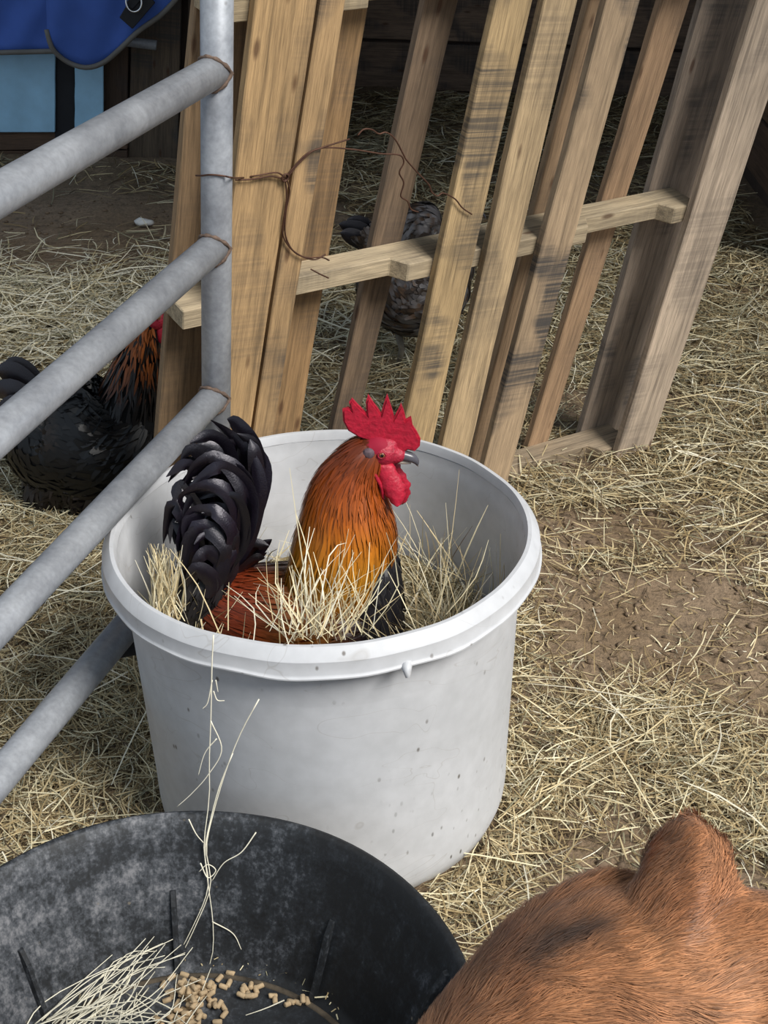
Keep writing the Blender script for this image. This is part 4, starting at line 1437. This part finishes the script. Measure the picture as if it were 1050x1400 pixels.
def hay_layer(x, y, r_, lmin, lmax, wid, zlo, zhi, w=None, slope=0.12, bend=0.25, avoid=True):
    n = len(x)
    L = r_.uniform(lmin, lmax, n); a = r_.uniform(0, 2 * math.pi, n)
    s = np.array([-0.5, -0.17, 0.17, 0.5])
    d = np.stack([np.cos(a), np.sin(a)], -1); pr_ = np.stack([-d[:, 1], d[:, 0]], -1)
    bd = r_.normal(0, bend, n) * L
    xy = np.stack([x, y], -1)[:, None, :] + d[:, None, :] * (s[None, :] * L[:, None])[..., None] + pr_[:, None, :] * (bd[:, None] * (s ** 2)[None, :])[..., None]
    zz = r_.uniform(zlo, zhi, n)
    sl = r_.normal(0, slope, n)
    z = gz(xy[..., 0], xy[..., 1]) + zz[:, None] + sl[:, None] * s[None, :] * L[:, None] + r_.uniform(0, 0.12, n)[:, None] * L[:, None] * (0.25 - s ** 2)[None, :]
    z = np.maximum(z, gz(xy[..., 0], xy[..., 1]) + 0.001)
    P = np.concatenate([xy, z[..., None]], -1)
    W_ = wid * r_.uniform(0.6, 1.3, n)[:, None] * np.array([0.8, 1, 1, 0.6])[None, :]
    tw = r_.normal(0, 0.5, n)
    S = np.stack([pr_[:, 0], pr_[:, 1], tw], -1)
    return P, W_, S, hay_cols(n, r_) if w is None else hay_cols(n, r_, w)


def visible_xy(n, r_, y0, y1):
    y = r_.uniform(y0, y1, n); half = 0.42 + 0.30 * y
    x = r_.uniform(-1, 1, n) * half
    return x, y


def hay_density(x, y):
    n = 0.55 * vnoise(x + 20, y + 20, 0.33, 41) + 0.45 * vnoise(x + 20, y + 20, 0.13, 42)
    d = np.clip((n - 0.24) / 0.32, 0.07, 1)
    for (px, py, rad, amt) in [(970, 800, 0.22, 0.97), (900, 860, 0.14, 0.92), (1040, 900, 0.17, 0.95), (1030, 720, 0.18, 0.75), (780, 880, 0.09, 0.8), (850, 650, 0.07, 0.9), (110, 330, 0.5, 0.9), (60, 260, 0.5, 0.85), (30, 350, 0.4, 0.85), (230, 300, 0.3, 0.7), (170, 860, 0.08, 0.6), (80, 1010, 0.06, 0.6), (470, 500, 0.15, 0.3)]:
        c = at_z(px, py, 0); d = d * (1 - amt * np.exp(-((x - c[0]) ** 2 + (y - c[1]) ** 2) / (rad * rad)))
    near_tub = np.exp(-((np.hypot(x - B_BASE[0], y - B_BASE[1]) - 0.27) / 0.07) ** 2)
    return np.maximum(d, near_tub * 0.8)


rh = np.random.default_rng(99)
lay = []
for (n, y0, y1, lm, lM, wd, zl, zh, w, sl) in [
    (95000, 0.9, 2.4, 0.02, 0.085, 0.0010, 0.001, 0.012, (0.12, 0.22, 0.26, 0.2, 0.08, 0.02, 0.1), 0.10),
    (85000, 2.2, 3.9, 0.03, 0.10, 0.0012, 0.001, 0.015, (0.12, 0.22, 0.26, 0.2, 0.08, 0.02, 0.1), 0.10),
    (42000, 3.7, 6.3, 0.05, 0.13, 0.0019, 0.001, 0.018, (0.12, 0.22, 0.26, 0.2, 0.08, 0.02, 0.1), 0.10),
    (36000, 0.9, 2.6, 0.025, 0.10, 0.0009, 0.010, 0.026, None, 0.16),
    (30000, 2.4, 4.2, 0.04, 0.14, 0.0013, 0.010, 0.030, None, 0.16),
    (9000, 4.0, 6.3, 0.06, 0.16, 0.0018, 0.010, 0.030, None, 0.16),
    (1500, 0.9, 4.2, 0.10, 0.26, 0.0011, 0.020, 0.034, (0.4, 0.15, 0.05, 0, 0.05, 0.35, 0), 0.10),
]:
    x, y = visible_xy(n, rh, y0, y1)
    keep = rh.random(n) < hay_density(x, y)
    keep &= (x < 1.2) & ~((x < -0.5) & (y > YB - 0.14)) & (y < YR - 0.1)
    # nothing grows through the tub, the pan
    keep &= np.hypot(x - B_BASE[0], y - B_BASE[1]) > 0.255
    keep &= np.hypot(x - T_C[0], y - T_C[1]) > 0.25
    x = x[keep]; y = y[keep]
    P, Wd, S, Cc = hay_layer(x, y, rh, lm, lM, wd, zl, zh, w, sl)
    # strands that would poke into the tub or pan are dropped
    ok = (np.hypot(P[..., 0] - B_BASE[0], P[..., 1] - B_BASE[1]).min(1) > 0.24) & (np.hypot(P[..., 0] - T_C[0], P[..., 1] - T_C[1]).min(1) > 0.236)
    lay.append(ribbons(P[ok], Wd[ok], S[ok], Cc[ok]))
# chaff: short broken bits everywhere, bare patches too
x, y = visible_xy(70000, rh, 0.9, 3.9)
ok = (np.hypot(x - B_BASE[0], y - B_BASE[1]) > 0.275) & (np.hypot(x - T_C[0], y - T_C[1]) > 0.265) & (x < 1.2)
ok &= rh.random(len(x)) < 0.22 + 0.78 * hay_density(x, y)
P, Wd, S, Cc = hay_layer(x[ok], y[ok], rh, 0.006, 0.032, 0.0009, 0.001, 0.006, (0.16, 0.22, 0.24, 0.16, 0.1, 0.04, 0.08), 0.08, 0.1)
lay.append(ribbons(P, Wd, S, Cc))
# a pale heap of loose hay at the left
hc = at_z(70, 440, 0)
n = 5000
x = hc[0] + rh.normal(0, 0.42, n); y = hc[1] + rh.normal(0, 0.22, n)
P, Wd, S, Cc = hay_layer(x, y, rh, 0.05, 0.18, 0.0016, 0.01, 0.05, (0.34, 0.12, 0.04, 0.0, 0.06, 0.44, 0), 0.2)
lay.append(ribbons(P, Wd, S, Cc))
off = 0; VV, FF, CCc = [], [], []
for v, f_, c in lay:
    VV.append(v); FF.append(f_ + off); CCc.append(c); off += len(v)
me = big_mesh('hay_litter', np.concatenate(VV), np.concatenate(FF), np.concatenate(CCc))
me.materials.append(M_HAY)
tag(place(bpy.data.objects.new('hay_litter', me)), 'loose straw-coloured hay strewn over the dirt floor', 'hay', None, 'stuff')

# dirt clods on the bare patches
nc = 2600
x, y = visible_xy(nc * 3, rh, 0.95, 4.6)
d_ = hay_density(x, y); kk = (rh.random(nc * 3) < np.clip(1.05 - d_ * 1.1, 0.05, 1)) & (np.hypot(x - B_BASE[0], y - B_BASE[1]) > 0.29) & (np.hypot(x - T_C[0], y - T_C[1]) > 0.27) & (x < 1.2)
x = x[kk][:nc]; y = y[kk][:nc]
ico = bmesh.new(); bmesh.ops.create_icosphere(ico, subdivisions=1, radius=1.0)
iv = np.array([v.co[:] for v in ico.verts]); ifc = np.array([[v.index for v in f_.verts] for f_ in ico.faces]); ico.free()
sz = np.minimum(rh.gamma(1.4, 0.0024, len(x)) + 0.0015, 0.009)
CV = iv[None] * (sz[:, None] * rh.uniform(0.7, 1.3, (len(x), 3)) * [1, 1, 0.55])[:, None, :] * rh.uniform(0.75, 1.2, (len(x), 12, 1)) + np.stack([x, y, gz(x, y) + sz * 0.3], -1)[:, None, :]
CF = (ifc[None] + (np.arange(len(x)) * 12)[:, None, None]).reshape(-1, 3)
me = big_mesh('dirt_clods', CV.reshape(-1, 3), np.zeros((0, 4), int), None, CF)
me.materials.append(mat_plain('dirt_clod', hexc('74624f'), 0.95, 0, 0.35, 60, 0.5))
tag(place(bpy.data.objects.new('dirt_clods', me)), 'crumbs of brown dirt scattered over the bare patches', 'dirt', None, 'stuff')

# hay bed inside the tub: packed mound + strands
bed_z = 0.25
mv = [[0, 0, 0]]
V, F = [], []
for j in range(9):
    rr = 0.25 * j / 8
    for k in range(40):
        a = 2 * math.pi * k / 40
        X_ = B_BASE + B_AX * bed_z + rr * (math.cos(a) * B_E1 + math.sin(a) * B_E2)
        V.append(X_ + np.array([0, 0, 0.03 * (vnoise(np.array(X_[0] + 5), np.array(X_[1] + 5), 0.08, 60) - 0.5) + 0.03 * (j / 8) ** 2]))
for j in range(8):
    for k in range(40):
        k2 = (k + 1) % 40
        F.append((j * 40 + k, j * 40 + 40 + k, j * 40 + 40 + k2, j * 40 + k2))
nb_ = len(V)
for k in range(40):
    a = 2 * math.pi * k / 40
    V.append(B_BASE + B_AX * 0.03 + 0.235 * (math.cos(a) * B_E1 + math.sin(a) * B_E2))
for k in range(40):
    k2 = (k + 1) % 40
    F.append((8 * 40 + k, nb_ + k, nb_ + k2, 8 * 40 + k2))
F.append(tuple(nb_ + k for k in range(40))[::-1])
bed = empty('hay_nest', B_BASE + B_AX * 0.03); tag(bed, 'nest of loose hay filling the white tub around the rooster', 'hay', None, 'stuff')
mb = obj('packed_hay', V, F, mat_plain('packed_hay', hexc('7b6a47'), 0.95, 0, 0.4, 90, 0.6), bed)


def nest(n, r_, rad, th_rng, lmin, lmax, tiltm, tilts, wid, zlo, zhi, w, rmin=0.0, bend=0.15):
    rr = np.sqrt(r_.uniform((rmin / rad) ** 2, 1, n)) * rad; th = r_.uniform(*th_rng, n)
    o = B_BASE + B_AX * (bed_z) + rr[:, None] * (np.cos(th)[:, None] * B_E1 + np.sin(th)[:, None] * B_E2)
    o[:, 2] += r_.uniform(zlo, zhi, n)
    L = r_.uniform(lmin, lmax, n); el = np.clip(r_.normal(tiltm, tilts, n), -0.15, 1.5); az = r_.uniform(0, 2 * math.pi, n)
    D = np.stack([np.cos(el) * np.cos(az), np.cos(el) * np.sin(az), np.sin(el)], -1)
    s = np.linspace(0, 1, 5)
    side = np.cross(D, [0.3, 0.2, 1.0]); side /= np.linalg.norm(side, axis=1)[:, None]
    P = o[:, None, :] + D[:, None, :] * (s[None, :] * L[:, None])[..., None]
    P += side[:, None, :] * (r_.normal(0, bend, n)[:, None] * L[:, None] * s[None, :] ** 2)[..., None]
    P[..., 2] -= (np.abs(r_.normal(0, bend, n))[:, None] * L[:, None] * s[None, :] ** 2)
    # keep inside the tub
    v = P - (B_BASE + B_AX * 0.3); q1 = v @ B_E1; q2 = v @ B_E2
    ok = (np.hypot(q1, q2).max(1) < 0.262)
    return P[ok], (wid * r_.uniform(0.6, 1.3, n)[:, None] * np.array([0.9, 1, 1, 0.8, 0.35])[None, :])[ok], side[ok] + r_.normal(0, 0.3, (ok.sum(), 3)), hay_cols(n, r_, w)[ok]


rn = np.random.default_rng(17)
pale = (0.35, 0.25, 0.12, 0.03, 0.1, 0.15, 0.0)
sets = [nest(5200, rn, 0.25, (0, 2 * math.pi), 0.05, 0.13, 0.15, 0.25, 0.0011, 0.0, 0.04, pale),
        nest(110, rn, 0.25, (-2.4, -1.2), 0.07, 0.15, 0.9, 0.4, 0.0008, 0.01, 0.05, pale, 0.14),
        nest(240, rn, 0.255, (-3.6, -2.5), 0.07, 0.16, 0.95, 0.3, 0.0011, 0.02, 0.06, pale, 0.17),
        nest(620, rn, 0.25, (-0.9, 0.8), 0.08, 0.19, 0.8, 0.35, 0.0009, 0.0, 0.06, pale, 0.13)]
# thick upright tuft at the left of the tail
tP = []
for k in range(110):
    b = at_y(rn.normal(226, 12), 840 + rn.normal(0, 8), 1.60 + rn.normal(0, 0.02)); t = at_y(rn.normal(226, 17), 742 + abs(rn.normal(0, 34)), 1.61 + rn.normal(0, 0.02))
    mmid = (b + t) / 2 + rn.normal(0, 0.006, 3)
    tP.append(catmull([b, mmid, t], 5))
tP = np.array(tP)
v = tP - (B_BASE + B_AX * 0.3); okk = np.hypot(v @ B_E1, v @ B_E2).max(1) < 0.272
tP = tP[okk]
sets.append((tP, np.tile(0.0009 * np.array([0.9, 1, 1, 0.8, 0.4]), (len(tP), 1)), np.tile([1.0, 0.2, 0], (len(tP), 1)) + rn.normal(0, 0.3, (len(tP), 3)), hay_cols(len(tP), rn, pale)))
# fan of stems standing up in front of the rooster
fan = []
for k in range(95):
    bx = rn.normal(432, 34); b = at_y(bx, 868 + rn.normal(0, 8), 1.50 + rn.normal(0, 0.03))
    t = at_y(bx + rn.normal(0, 46), 800 - abs(rn.normal(0, 42)) + 20, 1.54 + rn.normal(0, 0.02))
    mmid = (b + t) / 2 + rn.normal(0, 0.011, 3)
    fan.append(catmull([b, mmid, t], 5))
for (b, m_, t) in [((430, 868), (414, 770), (396, 640)), ((440, 866), (425, 770), (404, 700)), ((395, 868), (410, 790), (430, 722)), ((312, 862), (312, 820), (313, 796)), ((432, 868), (450, 760), (474, 742)), ((450, 866), (470, 806), (530, 770)), ((300, 866), (270, 800), (232, 750)),
                   ((505, 862), (545, 800), (528, 728)), ((600, 840), (618, 730), (628, 642)), ((610, 840), (650, 790), (668, 738))]:
    fan.append(catmull([at_y(*b, 1.50), at_y(*m_, 1.535), at_y(*t, 1.56)], 5))
fan = np.array(fan)
sets.append((fan, np.tile(0.0008 * np.array([0.9, 1, 1, 0.8, 0.4]), (len(fan), 1)), np.tile([1.0, 0.2, 0], (len(fan), 1)) + rn.normal(0, 0.3, (len(fan), 3)), hay_cols(len(fan), rn, (0.45, 0.25, 0.05, 0, 0.05, 0.2, 0))))
o = ribbon_obj('hay_strands', *[np.concatenate([s_[i] for s_ in sets]) for i in range(4)], M_HAY, bed, tuple(B_BASE))
tag(o, 'pale dry hay strands', None, None, 'stuff')


# hanging sprig over the tub's rim
def stem(pts, r0=0.0009, n=24, r1_=0.0005):
    return tube(catmull(pts, n), np.linspace(r0, r1_, n), 5)


M_STEM = mat_plain('pale_hay_stem', hexc('e6e0cb'), 0.7, 0, 0.12, 60)
YH = 1.338
hang = empty('hay_sprig', at_y(289, 1300, 1.25)); tag(hang, 'long thin hay sprig hanging from the white tub rim into the pan', 'hay sprig')
Yp = lambda x, y: at_y(x, y, YH if y < 1110 else YH - (y - 1110) * 0.0003)
for pts in [
    [(292, 868), (290, 900), (289, 945), (288, 990), (286, 1040), (286, 1090), (279, 1150), (281, 1180), (286, 1220), (291, 1260), (291, 1300), (283, 1330)],
    [(288, 985), (303, 1025), (284, 1060), (262, 1085), (242, 1103)],
    [(354, 956), (330, 1000), (310, 1050), (292, 1110), (282, 1160), (288, 1210), (270, 1260), (240, 1320), (205, 1372)],
    [(318, 1030), (300, 1075), (288, 1120), (280, 1165), (284, 1215), (262, 1270), (225, 1340)],
    [(350, 1138), (330, 1165), (306, 1180), (290, 1204)],
    [(258, 1120), (268, 1140), (278, 1152)],
    [(274, 1180), (284, 1200), (295, 1190), (284, 1182), (272, 1192)],
    [(290, 930), (284, 960), (277, 969)], [(292, 945), (297, 957), (307, 958)], [(295, 930), (298, 946)], [(290, 1260), (318, 1276), (330, 1298)],
    [(296, 1010), (280, 1030), (271, 1060)],
]:
    V, F = stem([Yp(*p) for p in pts])
    obj('stem', V, F, M_STEM, hang, smooth=True)

# loose hay bunch in the pan
bunch = empty('hay_bunch', at_z(150, 1390, 0.026)); tag(bunch, 'bunch of long pale hay stems lying in the black feed pan', 'hay')
rb = np.random.default_rng(23)
for k in range(36):
    a0 = (rb.normal(85, 34), 1398 + rb.normal(0, 8)); a1 = (rb.normal(205, 36), 1322 + rb.normal(0, 38))
    mpt = ((a0[0] + a1[0]) / 2 + rb.normal(0, 14), (a0[1] + a1[1]) / 2 + rb.normal(2, 14))
    z1 = rb.uniform(0.05, 0.085)
    pts = [at_z(*a0, 0.032 + rb.uniform(0, 0.01)), at_z(*mpt, 0.045 + rb.uniform(0, 0.02)), at_z(*a1, z1)]
    for q in pts:
        v = (q - T_C)[:2]; d = np.hypot(*v); lim = np.interp(q[2], [0.024, 0.07, 0.18], [0.236, 0.255, 0.29])
        if d > lim: q[:2] = T_C[:2] + v * lim / d
    V, F = stem(pts, 0.0010, 10)
    obj('stem', V, F, M_STEM, bunch, smooth=True)
for k in range(40):
    c = at_z(rb.normal(170, 60), rb.normal(1392, 18), 0.030); a = rb.uniform(0, 6.28); L = rb.uniform(0.02, 0.05)
    d = np.array([math.cos(a), math.sin(a), 0.1]) * L
    if max(np.hypot(*((c + d) - T_C)[:2]), np.hypot(*((c - d) - T_C)[:2])) > 0.23: continue
    V, F = stem([c - d + [0, 0, 0.004], c + [0, 0, rb.uniform(0.002, 0.012)], c + d + [0, 0, 0.01]], 0.0010, 6); obj('stem', V, F, M_STEM, bunch, smooth=True)

# ------------------------------------------------------------------ tie wire
wire = empty('tie_wire', on_front(390, 242)); tag(wire, 'thin rusty wire tying the pallet to the gate post', 'wire')
wf = lambda x, y, d=0.006: on_plane(x, y, PO + PN * d, PN)
wr = 0.0014
_pd = float(np.linalg.norm(on_gate(296, 240) - CAMP))
loopP = [at_d(268, 240, _pd + 0.005), at_d(276, 240, _pd - 0.013), at_d(286, 239, _pd - TR - 0.0005), at_d(297, 239.5, _pd - TR - 0.0025), at_d(308, 241, _pd - TR - 0.0005), at_d(318, 243, _pd - 0.014)]
for pts in [
    loopP + [wf(330, 243), wf(352, 240), wf(378, 236), wf(390, 243)],
    [wf(322, 246), wf(345, 245), wf(370, 241), wf(389, 245)],
    [wf(390, 243), wf(402, 228), wf(420, 210), wf(440, 202), wf(478, 190, 0.0)],
    [wf(391, 245), wf(410, 222), wf(436, 203), wf(480, 204, 0.002), wf(520, 210, 0.004), wf(546, 212, 0.006), wf(552, 222), wf(546, 236), wf(552, 250), wf(548, 268), wf(557, 275), wf(562, 286), wf(572, 290)],
    [wf(489, 185, 0.006), wf(497, 177), wf(508, 177), wf(518, 183), wf(528, 181), wf(540, 190), wf(552, 212), wf(556, 219), wf(570, 235), wf(586, 252), wf(590, 262), wf(598, 268), wf(606, 264), wf(622, 272), wf(632, 284), wf(645, 293)],
    [wf(390, 245), wf(392, 270), wf(388, 300), wf(387, 322), wf(398, 340), wf(412, 350), wf(430, 355), wf(445, 348)],
    [wf(392, 245), wf(396, 262), wf(391, 290), wf(390, 320), wf(400, 342), wf(418, 352), wf(440, 352), wf(450, 356)],
    [wf(425, 368, 0.002), wf(438, 375, 0.004), wf(449, 380, 0.002)],
]:
    V, F = tube(catmull(pts, len(pts) * 6), wr, 6); obj('strand', V, F, M_WIRE, wire, smooth=True)
kc = wf(390, 243, 0.008)
V, F = tube([kc + 0.006 * (math.cos(t) * PS + math.sin(t) * PT) for t in np.linspace(0, 6.28, 14)], 0.0018, 6, False); obj('knot', V, F, M_WIRE, wire, smooth=True)

# ------------------------------------------------------------------ white scrap on the dirt
c = at_z(197, 304, 0.02)
V, F = ellipsoid_pts(c, (0.032, 0.02, 0.012), 10, 7); V = [np.array(v) + rng.normal(0, 0.0025, 3) for v in V]
tag(obj('white_scrap', V, F, M_STONE, smooth=True), 'small white scrap lying on the dirt at upper left', 'scrap')
